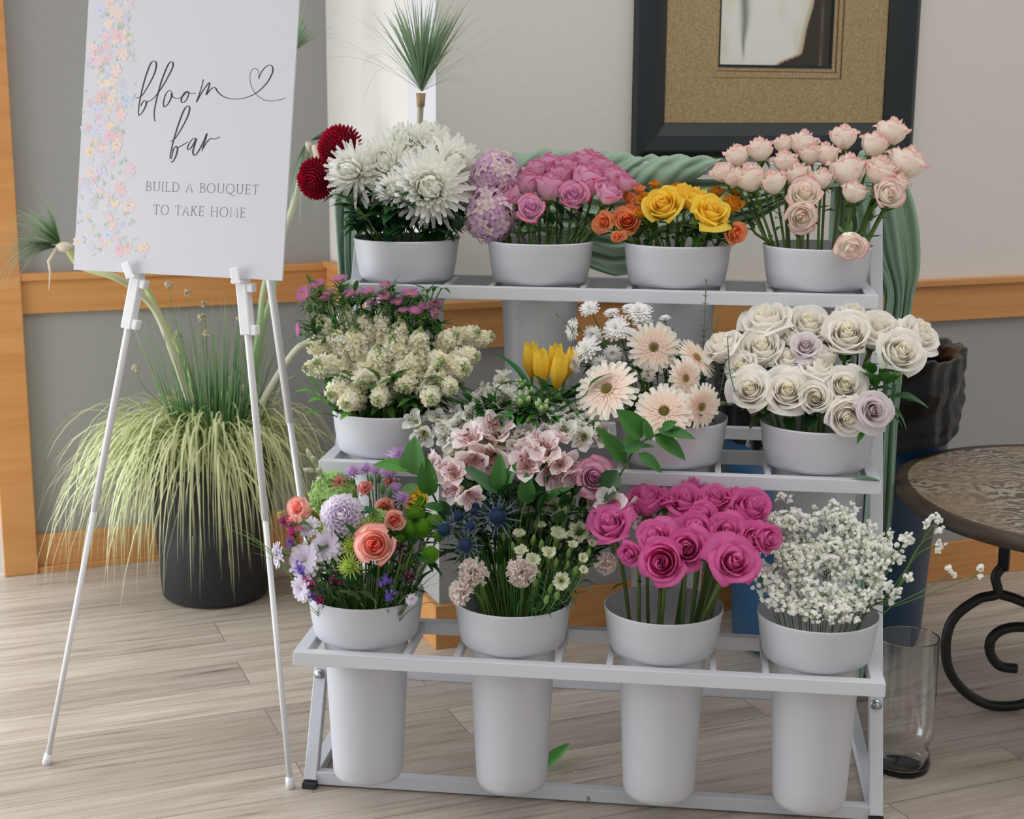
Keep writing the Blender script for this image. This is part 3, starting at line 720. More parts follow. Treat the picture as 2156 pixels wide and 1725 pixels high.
def rose(inner, outer, edge, seed, openn=.4, n=19, e0=.72, greenbase=None, wilt=0, ew=.9):
    R = random.Random(seed); mb = MB(); ni = .48
    for k in range(n):
        t = (k + .5) / n; th = k * 2.4 + R.uniform(-.15, .15)
        if t < ni: q_ = t / ni; Rt = .05 + .27 * q_; zt = .80 - .12 * q_; aw = 2.3 - .9 * q_
        else: q_ = (t - ni) / (1 - ni); Rt = .36 + .50 * q_ ** .9; zt = .66 - (.10 + .42 * openn) * q_ ** 1.3; aw = 1.38 - .36 * q_
        zt += R.uniform(-.05, .05)
        fl = 0 if t < ni else (.05 + openn * .55 * q_ ** 1.6) * R.uniform(.5, 1.3)
        ph = R.uniform(0, 6); tip = R.uniform(.02, .10); asym = R.uniform(-.25, .25)
        ext = R.uniform(.1, .35) * wilt if t > .75 else 0
        def fn(u, v):
            s = 2 * u - 1
            wp = math.sin(PI / 2 * min(1, .40 + 1.1 * v)) * (1 - .30 * max(0, v - .75) / .25)
            a = th + s * aw * wp
            z = -.80 + (zt + .80) * v - .24 * abs(s) ** 2.4 * v ** 3 + tip * (1 - abs(s)) ** 2 * v ** 6
            r = Rt * (.36 + .64 * math.sin(min(1, v * 1.7) * PI / 2))
            if t < ni: r *= 1 - .30 * max(0, v - .5); r += .035 * s * v
            else:
                r *= 1 - .20 * (1 - openn) * max(0, v - .45) * (1.3 - q_)
                r += .05 * s * v * (1 - .5 * q_)
            q = max(0, v - .55) / .45
            r += fl * q ** 1.8 * (1 - .2 * s * s)
            z -= fl * .35 * q ** 2.6
            r += (.012 + .03 * wilt) * math.sin(5 * s + ph) * v ** 3 + ext * q ** 2
            rl_ = (.11 * q_ if t >= ni else .02)
            r += rl_ * q ** 6; z -= rl_ * .9 * q ** 9          # rolled-back rim
            if t >= ni: r += rl_ * .7 * abs(s) ** 4 * v
            e = max(abs(s + asym * .3) ** 3 * (.2 + .8 * v) * .96, v ** 3.0) + .04 * math.sin(9 * s + ph)
            c = mixc(mixc(inner, outer, sst(.15, .75, t)), edge, sst(e0, 1.04, e) * (.45 + .55 * t) * ew)
            if greenbase: c = mixc(greenbase, c, sst(.0, .6, v))
            return Vector((r * math.cos(a), r * math.sin(a), z)), c
        mb.grid(8, 9, fn)
    rad = sorted(math.hypot(v[0], v[1]) for v in mb.v); k_ = 1 / rad[int(len(rad) * .985)]
    mb.v = [(v[0] * k_, v[1] * k_, v[2] * (k_ * .55 + .45)) for v in mb.v]
    return mb
def sepals(seed, col=S(78, 112, 52), r=1.0, n=5):
    R = random.Random(seed); mb = MB()
    mb.lathe([(.0, -1.12), (.14, -1.08), (.22, -.95), (.27, -.80), (.2, -.72)], lambda x, y, z: Vector((x, y, z)), 10, col)
    for k in range(n):
        rayp(mb, 2 * PI * k / n + R.uniform(-.2, .2), .2, -.80, .62 * R.uniform(.8, 1.15), .20, -.3 + R.uniform(-.2, .2), -1.0 + R.uniform(-.5, .9), col, mixc(col, S(120, 150, 90), .4), .2, 2, 5)
    return mb
def mum_white(seed, c0=S(222, 228, 160), c1=S(253, 253, 248), n=170, petw=.17, reflex=1, tipw=.62):
    R = random.Random(seed); mb = MB()
    mb.ball((0, 0, -.05), .22, c0, 10, 6)
    for k in range(n):
        t = k / (n - 1)                     # 0 centre
        ang = k * 2.39996
        if t < .42:
            q = t / .42; r0 = .05 + .19 * q; z0 = .10 - .10 * q; L = (.46 + .34 * q) * R.uniform(.93, 1.05); a0 = 1.35 - .25 * q; a1 = 2.75 - .55 * q
        else:
            q = (t - .42) / .58; r0 = .20 + .03 * q; z0 = -.02 - .14 * q; L = (.74 + .16 * q) * R.uniform(.86, 1.1); a0 = 1.05 - .85 * q; a1 = 2.0 - 2.3 * q * reflex
        a1 += R.uniform(-.2, .2)
        if t > .85: a0 -= R.uniform(0, .35); a1 -= R.uniform(0, .5)
        cc0 = mixc(c0, c1, sst(.0, .5, t) * .95); cc1 = mixc(mixc(c0, c1, .4), c1, sst(0, .3, t))
        rayp(mb, ang, r0, z0, L, petw * R.uniform(.8, 1.15), a0, a1, cc0, cc1, .5, 2, 7, .62, .05, R.uniform(-.3, .3), tipw=tipw)
    return mb
def mum_ball(seed, c0, c1, n=260, L=.26, w=.11, r0=.72, zf=.8, curve=.9):
    R = random.Random(seed); mb = MB()
    mb.ball((0, 0, 0), r0 * .98, c0, 20, 12, (1, 1, zf))
    for k in range(n):
        zz = 1 - (k + .5) / n * 1.5; ang = k * 2.39996; el = math.asin(max(-1, zz))
        rr = math.cos(el) * r0; z = math.sin(el) * r0 * zf
        rayp(mb, ang, rr, z, L * R.uniform(.85, 1.15), w, el - curve * .3 , el + curve, c0, c1, .7, 2, 3, .6)
    return mb
def daisy(seed, c0, c1, n=22, layers=2, w=.26, L=.8, disc=S(190, 190, 90), disc_r=.2, up=.15, down=-.1, tipn=.1, ruffle=0, discside=None):
    R = random.Random(seed); mb = MB(); d = MB()
    for l in range(layers):
        s = 1 - .16 * l
        for k in range(n):
            a = 2 * PI * (k + .5 * l + R.uniform(-.22, .22)) / n
            rayp(mb, a, disc_r * .8, .02 + .04 * l, L * s * R.uniform(.88, 1.06), w * R.uniform(.85, 1.15), up + .22 * l + R.uniform(-.1, .1), down + .12 * l + R.uniform(-.2, .2), c0, c1, .22, 2, 5, 1.0, tipn, tipw=.62)
    mb2 = mb
    d.grid(14, 5, lambda u, v: (Vector((math.cos(2 * PI * u) * disc_r * (1 - v) , math.sin(2 * PI * u) * disc_r * (1 - v), .03 + .55 * disc_r * math.sin(v * PI / 2))), mixc(discside or disc, disc, sst(.2, .6, v))), closed=True)
    return mb2, d
def gerbera(seed):
    c0, c1 = S(254, 238, 222), S(254, 250, 240); R = random.Random(seed)
    mb = MB()
    for l, (n, L, w, up, dn, r0) in enumerate([(23, .80, .31, .10, -.16, .20), (20, .70, .28, .20, -.04, .19), (26, .26, .07, .35, .15, .20), (30, .14, .045, .6, .4, .17)]):
        for k in range(n):
            a = 2 * PI * (k + .5 * (l % 2) + R.uniform(-.25, .25)) / n
            rayp(mb, a, r0, .02 + .03 * l, L * R.uniform(.9, 1.08), w * R.uniform(.85, 1.1), up + R.uniform(-.07, .07), dn + R.uniform(-.15, .15), mixc(c0, S(250, 212, 186), .45) if l < 2 else c0, c1, .18, 2, 6, 1.0, .02, tipw=.46)
    d = MB()
    d.ball((0, 0, .03), .12, S(160, 170, 70), 14, 6, (1, 1, .6))
    for k in range(110):
        t = math.sqrt((k + .5) / 110); a = k * 2.4; rr = .22 * t
        c = mixc(S(168, 178, 82), S(226, 166, 90), sst(.4, .75, t))
        p = Vector((rr * math.cos(a), rr * math.sin(a), .06 + .06 * (1 - t)))
        h = .045 + .05 * t; dr = Vector((math.cos(a) * t * .5, math.sin(a) * t * .5, 1)).normalized()
        d.tube([p, p + dr * h], [.013, .008], 4, [c, mixc(c, S(246, 220, 170), .6)])
    return mb, d
def hydrangea(seed, cols, n=130, eye=S(200, 200, 150), zf=.85):
    R = random.Random(seed); mb = MB(); mb.ball((0, 0, 0), .72, tuple(x * .8 for x in cols[0]), 14, 8, (1, 1, zf))
    for k in range(n):
        z = 1 - (k + .5) / n * 1.75; a = k * 2.39996; q = math.sqrt(max(0, 1 - z * z)); nrm = Vector((q * math.cos(a), q * math.sin(a), z)); 
        P = Vector((nrm.x, nrm.y, nrm.z * zf)) * R.uniform(.80, .96); nn = (nrm + Vector((R.uniform(-.4, .4), R.uniform(-.4, .4), R.uniform(-.4, .4)))).normalized()
        x = nn.orthogonal().normalized(); y = nn.cross(x); c = mixc(R.choice(cols), R.choice(cols), R.random()); rot = R.uniform(0, 2); s = R.uniform(.17, .23)
        for j in range(4):
            aj = rot + j * PI / 2; dd = x * math.cos(aj) + y * math.sin(aj); ss = x * -math.sin(aj) + y * math.cos(aj)
            pts = [P, P + dd * s * .45 + ss * s * .42 + nn * s * .05, P + dd * s * .95 + ss * s * .3 + nn * s * .12, P + dd * s * 1.08 + nn * s * .02, P + dd * s * .95 - ss * s * .3 + nn * s * .12, P + dd * s * .45 - ss * s * .42 + nn * s * .05]
            mb.add(pts, [(0, 1, 2, 3), (0, 3, 4, 5)], [mixc(c, eye, .35)] + [c] * 5)
        mb.ball(P + nn * s * .05, s * .11, eye, 5, 3)
    return mb
def carnation(seed, c0, c1, n=74, op=1.0, dome=.5):
    R = random.Random(seed); mb = MB()
    for k in range(n):
        t = k / (n - 1); el = max(.02, 1.5 - 1.45 * t ** .7 + R.uniform(-.25, .25))
        rayp(mb, k * 2.4 + R.uniform(-.3, .3), .04, -.35, (1.02 - .10 * (1 - t)) * R.uniform(.85, 1.06), .42 * R.uniform(.8, 1.2), min(1.5, el + .25), el - R.uniform(-.1, .3), c0, c1, .1, 8, 5, 1.3, .0, R.uniform(-.9, .9), .10, R.uniform(0, 6), tipw=.95)
    return mb
def small_carn(seed, c0, c1):
    R = random.Random(seed); mb = MB()
    for k in range(13):
        t = k / 12
        rayp(mb, k * 2.4, .05, -.25, .95 * R.uniform(.8, 1.05), .72, 1.35, .75 - .65 * t, c0, c1, .05, 6, 5, 1.2, 0, 0, .09, R.uniform(0, 6))
    return mb
def calyx(L=1.6, r=.34, c=S(112, 142, 70)):
    mb = MB(); mb.lathe([(.06, -L - .25), (r * .8, -L + .05), (r, -L * .55), (r * .8, -.25), (r * .9, -.1)], lambda x, y, z: Vector((x, y, z)), 8, c); return mb
def bud(seed, c=S(120, 150, 76), tip=None):
    mb = MB(); mb.lathe([(.02, -1.2), (.35, -.9), (.46, -.2), (.36, .5), (.12, 1.0), (.0, 1.12)], lambda x, y, z: Vector((x, y, z)), 8, c)
    if tip:
        mb.lathe([(.34, .5), (.30, .75), (.12, 1.15), (0, 1.2)], lambda x, y, z: Vector((x, y, z)), 8, tip)
    return mb
def tulip(seed, c=S(254, 228, 92), c2=S(250, 208, 66)):
    R = random.Random(seed); mb = MB()
    for k in range(6):
        th = k * PI / 3 + (.0 if k % 2 else .04); rr = .62 if k % 2 else .70; zt = 1.15 + R.uniform(-.06, .1)
        def fn(u, v, th=th, rr=rr, zt=zt):
            s = 2 * u - 1; w = math.sin(PI * min(1, .14 + .76 * v)) ** .6
            a = th + s * .86 * w; r = rr * (math.sin(min(1, .08 + v * 1.5) * PI / 2) - .62 * max(0, v - .5) ** 1.4)
            z = -1.1 + (zt + 1.1) * v - .14 * s * s * v
            return Vector((r * math.cos(a), r * math.sin(a), z)), mixc(mixc(c2, c, sst(0, .5, v)), c2, .35 * (1 - abs(s)) * v)
        mb.grid(6, 9, fn)
    return mb
def alstro(seed, base, tipc, stripe, throat):
    """one open lily-shaped floret, facing +Z"""
    R = random.Random(seed); mb = MB()
    for k in range(6):
        inner = k % 2; a = k * PI / 3 + R.uniform(-.08, .08); W = .48 if inner else .84; L = 1.25 if inner else 1.2
        a0, a1 = (1.25, .55) if inner else (1.2, .25)
        rows = 9; r, z = .05, -.55; er = Vector((math.cos(a), math.sin(a), 0)); et = Vector((-math.sin(a), math.cos(a), 0)); ez = Vector((0, 0, 1)); vs = []; cs = []
        for j in range(rows + 1):
            t = j / rows; el = a0 + (a1 - a0) * t ** 1.3; w = W * math.sin(PI * min(.93, .08 + .80 * t)) ** .8 * (1 if inner else (.55 + .45 * sst(0, .6, t)))
            n = -er * math.sin(el) + ez * math.cos(el)
            for i in range(7):
                u = i / 3 - 1; p = er * r + ez * z + et * (u * w / 2) + n * (.22 * u * u * w)
                if j == rows: p -= er * .10 * abs(u)
                c = mixc(mixc(throat, base, sst(.05, .5, t)), tipc, sst(.65, 1, t))
                if i in (1, 3, 5) and .3 < t < (.85 if inner else .6) and (inner or stripe[1]) and R.random() < .75: c = mixc(c, stripe[0], .75 if inner else .35)
                vs.append(p); cs.append(c)
            em = a0 + (a1 - a0) * ((t + .5 / rows)) ** 1.3; r += math.cos(em) * L / rows; z += math.sin(em) * L / rows
        mb.add(vs, [(j * 7 + i, j * 7 + i + 1, (j + 1) * 7 + i + 1, (j + 1) * 7 + i) for j in range(rows) for i in range(6)], cs)
    for k in range(6):
        a = R.uniform(0, 6); d = Vector((math.cos(a) * .35, math.sin(a) * .35, 1)); mb.tube([Vector((0, 0, -.4)), d * .25, d * .5], .018, 3, mixc(base, stripe[0], .5)); mb.ball(d * .5, .045, mixc(stripe[0], (.1, .08, .02), .5), 5, 3)
    return mb
def stock(seed):
    """spike along +Z, length about 2 (from -1.1 to 1)"""
    R = random.Random(seed); mb = MB(); cc = [S(253, 251, 238), S(254, 250, 230), S(252, 252, 243), S(250, 243, 216)]
    for k in range(24):
        t = k / 23; z = -1.0 + 1.6 * t; a = k * 2.39996; rr = (.46 - .22 * t) * R.uniform(.8, 1.15); el = .1 + .5 * t
        P = Vector((math.cos(a) * rr, math.sin(a) * rr, z)); nn = (Vector((math.cos(a), math.sin(a), .25 + .5 * t)) + Vector((R.uniform(-.3, .3), R.uniform(-.3, .3), R.uniform(-.3, .3)))).normalized()
        x = nn.orthogonal().normalized(); y = nn.cross(x); c = mixc(R.choice(cc), R.choice(cc), .5); s = R.uniform(.40, .54) * (1 - .35 * t)
        sub = MB()
        for l in range(2):
            for j in range(5):
                rayp(sub, (j + .5 * l) * 2 * PI / 5 + R.uniform(-.2, .2), .05, .12 * l, (1 - .3 * l) * R.uniform(.85, 1.1), .82 - .2 * l, .9 * l + .35, -.15 + .6 * l, mixc(c, S(222, 228, 160), .22), c, .15, 4, 4, 1.3, .06, 0, .10, R.uniform(0, 6), tipw=.8)
        Mx = Matrix((x, y, nn)).transposed()
        mb.add([P + Mx @ (Vector(v) * s) for v in sub.v], sub.f, list(sub.c))
    for k in range(14):
        t = k / 13; a = k * 2.4; rr = .17 * (1 - t) + .03; P = Vector((math.cos(a) * rr, math.sin(a) * rr, .62 + .38 * t)); mb.ball(P, .075 - .03 * t, mixc(S(166, 186, 130), S(206, 214, 170), R.random()), 6, 4, (1, 1, 1.5))
    mb.tube([Vector((0, 0, -1.3)), Vector((0, 0, .95))], .045, 5, S(120, 148, 80))
    return mb
def thistle(seed):
    R = random.Random(seed); mb = MB(); b = S(58, 78, 112); b2 = S(96, 120, 168)
    mb.ball((0, 0, .05), .40, b, 12, 8, (1, 1, 1.2))
    for k in range(150):
        z = 1 - (k + .5) / 150 * 1.8; a = k * 2.4; q = math.sqrt(max(0, 1 - z * z)); n = Vector((q * math.cos(a), q * math.sin(a), z)); P = Vector((n.x * .38, n.y * .38, .05 + n.z * .46))
        mb.tube([P, P + n * .13], [.028, .006], 3, [b, b2])
    br = MB()
    for k in range(15):
        a = 2 * PI * k / 15 + R.uniform(-.1, .1); L = R.uniform(.9, 1.35); el = R.uniform(.05, .6); c = mixc(S(66, 96, 104), S(110, 118, 158), R.random())
        d = dirz(a, el); pts = [d * (.2 + L * j / 5) + Vector((0, 0, -.35 + .12 * (j / 5) ** 2)) for j in range(6)]; blade(br, pts, .09, c, mixc(c, S(140, 160, 150), .5), .3)
        for j in range(1, 5):
            for s in (-1, 1):
                sd = d.cross(Vector((0, 0, 1))).normalized() * s; br.tube([pts[j], pts[j] + sd * .20 + d * .14], [.016, .003], 3, c)
    return mb, br
def aster(seed, c=S(222, 134, 196)):
    R = random.Random(seed); mb, d = daisy(seed, mixc(c, S(240, 200, 226), .3), c, 26, 2, .12, .72, S(226, 186, 70), .24, .3, .2, .0)
    return mb, d
def bracts(seed, n=26, L=1.0, c=S(70, 118, 48)):
    R = random.Random(seed); mb = MB()
    for k in range(n):
        rayp(mb, k * 2.4, .1, -.25 - .35 * (k % 3) / 2, L * R.uniform(.7, 1.1), .16, R.uniform(-.2, .5), R.uniform(-.6, .5), c, mixc(c, S(130, 164, 84), .5), .2, 2, 3)
    return mb
def clump(seed, c, n=26, s=.24, star=True, spread=.8, cen=None):
    """loose clump of tiny five-petal blossoms"""
    R = random.Random(seed); mb = MB()
    for k in range(n):
        P = Vector((R.gauss(0, .42), R.gauss(0, .42), R.gauss(0, .42))) * spread; nn = (P + Vector((R.uniform(-.5, .5), R.uniform(-.5, .5), R.uniform(-.2, .8)))).normalized()
        x = nn.orthogonal().normalized(); y = nn.cross(x); cc = mixc(c, tuple(min(1, q * 1.6 + .03) for q in c), R.random() * .6)
        for j in range(5):
            a = j * 2 * PI / 5; dd = x * math.cos(a) + y * math.sin(a); ss = y * math.cos(a) - x * math.sin(a)
            mb.add([P, P + dd * s * .6 + ss * s * .32 + nn * .05, P + dd * s + nn * .02, P + dd * s * .6 - ss * s * .32 + nn * .05], [(0, 1, 2, 3)], cc)
        mb.ball(P + nn * s * .12, s * .20, cen or mixc(cc, (.9, .9, .9), .4), 5, 3)
        mb.tube([Vector((0, 0, -1.1)), P * .6 + Vector((0, 0, -.3)), P], .02, 3, S(88, 104, 56), cap=False)
    return mb

# ------------------------------------------------------------------ planting a flower: head, sepals, stem and leaves as parts of one thing
CACHE = {}
def cached(key, fn, M):
    if key not in CACHE: CACHE[key] = fn().mesh(key, M)
    return CACHE[key]
UNITP = {}
def frame_to(n, spin):
    n = n.normalized(); x = n.orthogonal().normalized(); y = n.cross(x)
    R3 = Matrix((x * math.cos(spin) + y * math.sin(spin), -x * math.sin(spin) + y * math.cos(spin), n)).transposed()
    return R3
GREEN = S(76, 112, 48); DARKG = S(44, 82, 40)
def plant(name, cat, label, group, bucket, P, n, s, parts, stem_r=.0026, stem_c=(GREEN, S(96, 124, 58)), leaves=None, foot=None, stemtail=1.05, squash=1):
    """parts: [(part name, mesh, scale, offset along the axis)], P head centre, n facing, s head radius"""
    cx, cy, zr = BINFO[bucket]; ax = RK(cx, cy, 0)
    off = Vector((P.x - ax.x, P.y - ax.y)); l = off.length
    k = min(l, .088 * rnd(.75, 1)) / max(l, 1e-5)
    rim = Vector((ax.x + off.x * k, ax.y + off.y * k, zr - .015)); ft = foot or Vector((ax.x + off.x * k * .35 + rnd(-.02, .02), ax.y + off.y * k * .35 + rnd(-.02, .02), zr - .30))
    root = empty(name, ft, label, cat, group)
    R3 = frame_to(n, rnd(0, 6)); n = n.normalized()
    for pn, me, sc, o_ in parts:
        o = bpy.data.objects.new(pn, me); COL.objects.link(o); o.parent = root
        M4 = (R3 @ Matrix.Diagonal((s * sc, s * sc, s * sc * squash))).to_4x4(); M4.translation = P + n * (o_ * s) - ft
        o.matrix_local = M4
    end = P - n * (s * stemtail)
    mid = rim + (end - rim) * .5
    if end.z < zr + .01:      # a head that hangs over the rim
        top = Vector((rim.x * .6 + end.x * .4, rim.y * .6 + end.y * .4, max(zr + .05, end.z + .05)))
        pts = bez(ft, rim, top, end, 14)
    else:
        pts = bez(ft, ft + (rim - ft) * 1.0, end - n * (end - rim).length * .45, end, 14)
    # pull the path inside the collar where it passes the rim
    for i, q in enumerate(pts):
        if zr - .12 < q.z < zr + .004:
            o2 = Vector((q.x - ax.x, q.y - ax.y)); mx = .098 if q.z > zr - .05 else .085
            if o2.length > mx: o2 = o2 * (mx / o2.length); pts[i] = Vector((ax.x + o2.x, ax.y + o2.y, q.z))
    mb = MB(); c0, c1 = stem_c; mb.tube(pts, stem_r, 6, [mixc(c0, c1, i / 14) for i in range(15)]); mb.build('stem', m_stem, root)
    if leaves:
        mb = MB(); nl, L, W, c, t0, t1 = leaves[:6]
        hmax = leaves[6] if len(leaves) > 6 else None
        for i in range(nl):
            t = rnd(t0, t1); q = pts[int(t * 14)]
            if q.z < zr + .005: q = Vector((q.x, q.y, zr + rnd(.002, .02)))
            od = Vector((q.x - ax.x, q.y - ax.y, 0)); od = od.normalized() if od.length > .01 else Vector((0, -1, 0))
            d = od * .6 + Vector((rnd(-.8, .8), rnd(-1.0, .4), rnd(.0, .9)))
            leaf(mb, q, d, Vector((0, 0, 1)), L * rnd(.7, 1.15), W * rnd(.8, 1.1), tuple(x * rnd(.75, 1.2) for x in c), rnd(.1, .9), wav=.05)
        mb.build('foliage', m_leaf, root)
    return root
ORD = ['first', 'second', 'third', 'fourth', 'fifth', 'sixth', 'seventh', 'eighth', 'ninth', 'tenth']
def bunch(bucket, rows_, where):
    """turn (x, y, ...) picks into tiers so every label says which one"""
    r = sorted(rows_, key=lambda q: -q[1]); tiers = []; per = 6 if len(r) > 8 else 4
    nt = max(1, math.ceil(len(r) / per)); k = math.ceil(len(r) / nt)
    for i in range(nt): tiers.append(sorted(r[i * k:(i + 1) * k], key=lambda q: q[0]))
    names = {1: ['single tier'], 2: ['lower tier', 'upper tier'], 3: ['lowest tier', 'middle tier', 'top tier'], 4: ['lowest tier', 'second tier up', 'third tier up', 'top tier'], 5: ['lowest tier', 'second tier up', 'third tier up', 'fourth tier up', 'top tier']}[nt]
    out = []
    for tn, T_ in zip(names, tiers):
        for j, q in enumerate(T_):
            pos = 'leftmost' if j == 0 else ('rightmost' if j == len(T_) - 1 else ORD[j] + ' from left')
            if len(T_) == 1: pos = 'on its own'
            out.append((q, ('%s, %s, %s' % (pos, tn, where)).replace('the ', '', 0)))
    return out
def auto_y(bucket, py, lo, hi, d0=-.10, d1=.09):
    t = (hi - py) / max(1, hi - lo); return ROWY[bucket[0]] + d0 + (d1 - d0) * t
def facing(bucket, P, up=.35, cam_=.55, f=None, lift=0):
    if f:
        f = (f[0], f[1] + lift); l = math.hypot(*f)
        if l > .97: f = (f[0] * .97 / l, f[1] * .97 / l)
        return RV(f[0], -math.sqrt(max(.0, 1 - f[0] ** 2 - f[1] ** 2)), f[1]).normalized()
    cx, cy, zr = BINFO[bucket]; o = P - RK(cx, cy, zr - .16)
    return (o.normalized() + RV(0, -cam_, 0) + Vector((0, 0, up)) + rdir() * .18).normalized()
def place(bucket, items, name, cat, group, desc, where, partsf, y0=-.10, y1=.09, up=.35, cam_=.55, lift=0, **kw):
    ys = [q[1] for q in items]; lo, hi = min(ys), max(ys)
    for q, lab in bunch(bucket, items, where):
        px, py, d = q[:3]; f = q[3] if len(q) > 3 else None; dy = q[4] if len(q) > 4 else 0
        P = at_rack(px, py, auto_y(bucket, py, lo, hi, y0, y1) + dy); s = d / 2 / ppm(P)
        n = facing(bucket, P, up, cam_, f, lift)
        pr = partsf(q); de = desc
        if isinstance(pr, tuple): pr, de = pr
        plant(name, cat, '%s, %s' % (de, lab), group, bucket, P, n, s, pr, **kw)
# ------------------------------------------------------------------ the bunches (px, py, width in px, facing, extra depth)
def rose_parts(key, a, variants=3, op=(.35, .55, .8), sep=True, sc=.80, **k):
    def f(q):
        o = q[5] if len(q) > 5 else None
        v = random.randrange(variants) if o is None else o
        me = cached('%s_%d' % (key, v), lambda: rose(*a, seed=31 * v + len(key), openn=op[v % len(op)], **k), m_petal)
        pr = [('bloom', me, sc * (1 - .12 * op[v % len(op)]), 0)]
        if sep: pr.append(('sepals', cached('sepals_%d' % v, lambda: sepals(v), m_leaf), sc, 0))
        return pr
    return f
# top right: white roses edged in pink
PE = (S(254, 250, 238), S(254, 248, 238), S(228, 84, 110))
T4 = [(1879, 275, 62), (1777, 287, 54), (1692, 300, 58), (1650, 302, 40), (1600, 313, 54), (1553, 326, 46), (1520, 362, 45), (1545, 371, 44), (1579, 372, 62), (1626, 382, 54), (1652, 338, 50),
      (1678, 365, 50), (1705, 322, 50), (1739, 322, 50), (1787, 356, 72), (1733, 375, 46), (1694, 410, 66, (-.05, .35), 0, 2), (1686, 455, 56, (.1, -.35)), (1798, 402, 50), (1840, 302, 55), (1855, 357, 66), (1911, 340, 74), (1870, 408, 58, (.35, .1)), (1892, 384, 44)]
place((2, 3), T4, 'rose', 'rose', 'pink-edged roses in the top right bucket', 'white rose edged in pink', 'the top right bucket', rose_parts('pink_edge_rose', PE, op=(.12, .28, .5), e0=.80, sc=1.24),
      leaves=(3, .04, .014, GREEN, .6, .9), stem_r=.0030, y0=-.07, y1=.10, up=.62, cam_=.22, lift=.22)
q = (1791, 516, 70)
P = at_rack(1791, 516, ROWY[2] - .145)
plant('rose', 'rose', 'white rose drooping head down over the rim of the top right bucket', 'pink-edged roses in the top right bucket', (2, 3), P, RV(.1, -.75, -.55), 33 / ppm(P), rose_parts('pink_edge_rose', PE, op=(.12, .28, .5), e0=.80, sc=1.15)(q), stem_r=.003)
# top: purple-pink roses
PU = (S(240, 200, 234), S(244, 200, 226), S(206, 30, 98))
T2 = [(1068, 408, 56, (-.5, .45)), (1108, 384, 54), (1157, 391, 66), (1118, 438, 58, (0, .3), 0, 2), (1206, 412, 58, (.1, .3)), (1240, 378, 72), (1281, 404, 60), (1295, 372, 50), (1316, 384, 40), (1157, 345, 56), (1192, 352, 54), (1240, 340, 55), (1130, 355, 50), (1180, 366, 48), (1263, 348, 46), (1062, 380, 40), (1212, 338, 44)]
place((2, 1), T2, 'rose', 'rose', 'purple-pink roses on the top shelf', 'mauve rose with magenta petal edges', 'the second top bucket', rose_parts('mauve_rose', PU, op=(.15, .35, .6), e0=.66, sc=1.18, greenbase=S(250, 230, 226), ew=1.15),
      leaves=(2, .04, .014, DARKG, .66, .85), stem_r=.0029, y0=-.07, y1=.08, up=.62, cam_=.22, lift=.22)
# top: yellow, peach and dried roses
YE = (S(254, 224, 110), S(254, 226, 92), S(254, 226, 96)); YB = ((1396, 431, 80, (-.2, .25)), (1496, 446, 88, (.25, .45), 0, 2), (1466, 420, 74), (1440, 412, 60))
place((2, 2), YB, 'rose', 'rose', 'yellow roses on the top shelf', 'large yellow rose', 'the third top bucket', rose_parts('yellow_rose', YE, op=(.1, .3, .62), sc=1.05), leaves=(4, .05, .02, GREEN, .6, .85), stem_r=.0036, stem_c=(GREEN, S(118, 156, 50)), y0=-.09, y1=-.02, up=.62, cam_=.22, lift=.22)
YO = (S(236, 176, 60), S(240, 184, 56), S(200, 90, 26)); YD = ((1356, 420, 46), (1378, 388, 32), (1544, 430, 50), (1510, 404, 38), (1425, 395, 38), (1549, 408, 30), (1350, 446, 40))
place((2, 2), YD, 'rose', 'rose', 'wilting amber roses on the top shelf', 'wilting amber rose with brown edges', 'the third top bucket', rose_parts('amber_rose', YO, e0=.4, wilt=1, sc=1.0), leaves=(3, .045, .016, DARKG, .6, .8), y0=-.04, y1=.07)
PO = (S(248, 160, 104), S(252, 180, 130), S(244, 132, 72)); PD = ((1322, 414, 40), (1320, 464, 66, (0, .3)), (1270, 468, 54, (-.3, .2), 0, 2), (1300, 498, 36, (0, -.5)), (1548, 490, 54, (.5, -.1)), (1346, 398, 30), (1330, 436, 30))
place((2, 2), PD, 'rose', 'rose', 'peach roses on the top shelf', 'small peach-orange rose', 'the third top bucket', rose_parts('peach_rose', PO, op=(.6, .8, 1.0), sc=1.0), leaves=(3, .045, .018, DARKG, .6, .8), y0=-.08, y1=.05)
# top left: mums and hydrangea
def mumf(q):
    v = random.randrange(3); return [('bloom', cached('white_mum_%d' % v, lambda: mum_white(v), m_petal), .92, 0)]
TM = [(745, 362, 148, (-.45, .25)), (815, 348, 150, (-.05, .55)), (905, 395, 185, (.1, .12), -.01), (850, 305, 120, (-.2, .75)), (905, 305, 125, (.2, .8)), (952, 350, 150, (.55, .45)), (828, 400, 90, (-.1, .1), -.01)]
place((2, 0), TM, 'chrysanthemum', 'flower', 'white mums on the top shelf', 'big shaggy white chrysanthemum', 'the top left bucket', mumf, leaves=(20, .085, .042, S(40, 84, 40), .50, .90), stem_r=.0036, stemtail=.3, y0=-.07, y1=.06)
CM = [(668, 376, 92, (-.5, .1), .03), (716, 308, 100, (-.3, .75), .10)]
place((2, 0), CM, 'chrysanthemum', 'flower', 'crimson mums on the top shelf', 'deep crimson ball chrysanthemum', 'the top left bucket', lambda q: [('bloom', cached('crimson_mum', lambda: mum_ball(5, S(128, 10, 36), S(188, 24, 60), 280, .30, .13), m_petal), 1.0, 0)],
      leaves=(9, .06, .028, S(48, 92, 50), .5, .9), stem_r=.0036, stemtail=.5, y0=0, y1=.0)
HC = [S(238, 204, 234), S(222, 184, 234), S(244, 222, 234), S(244, 230, 226)]
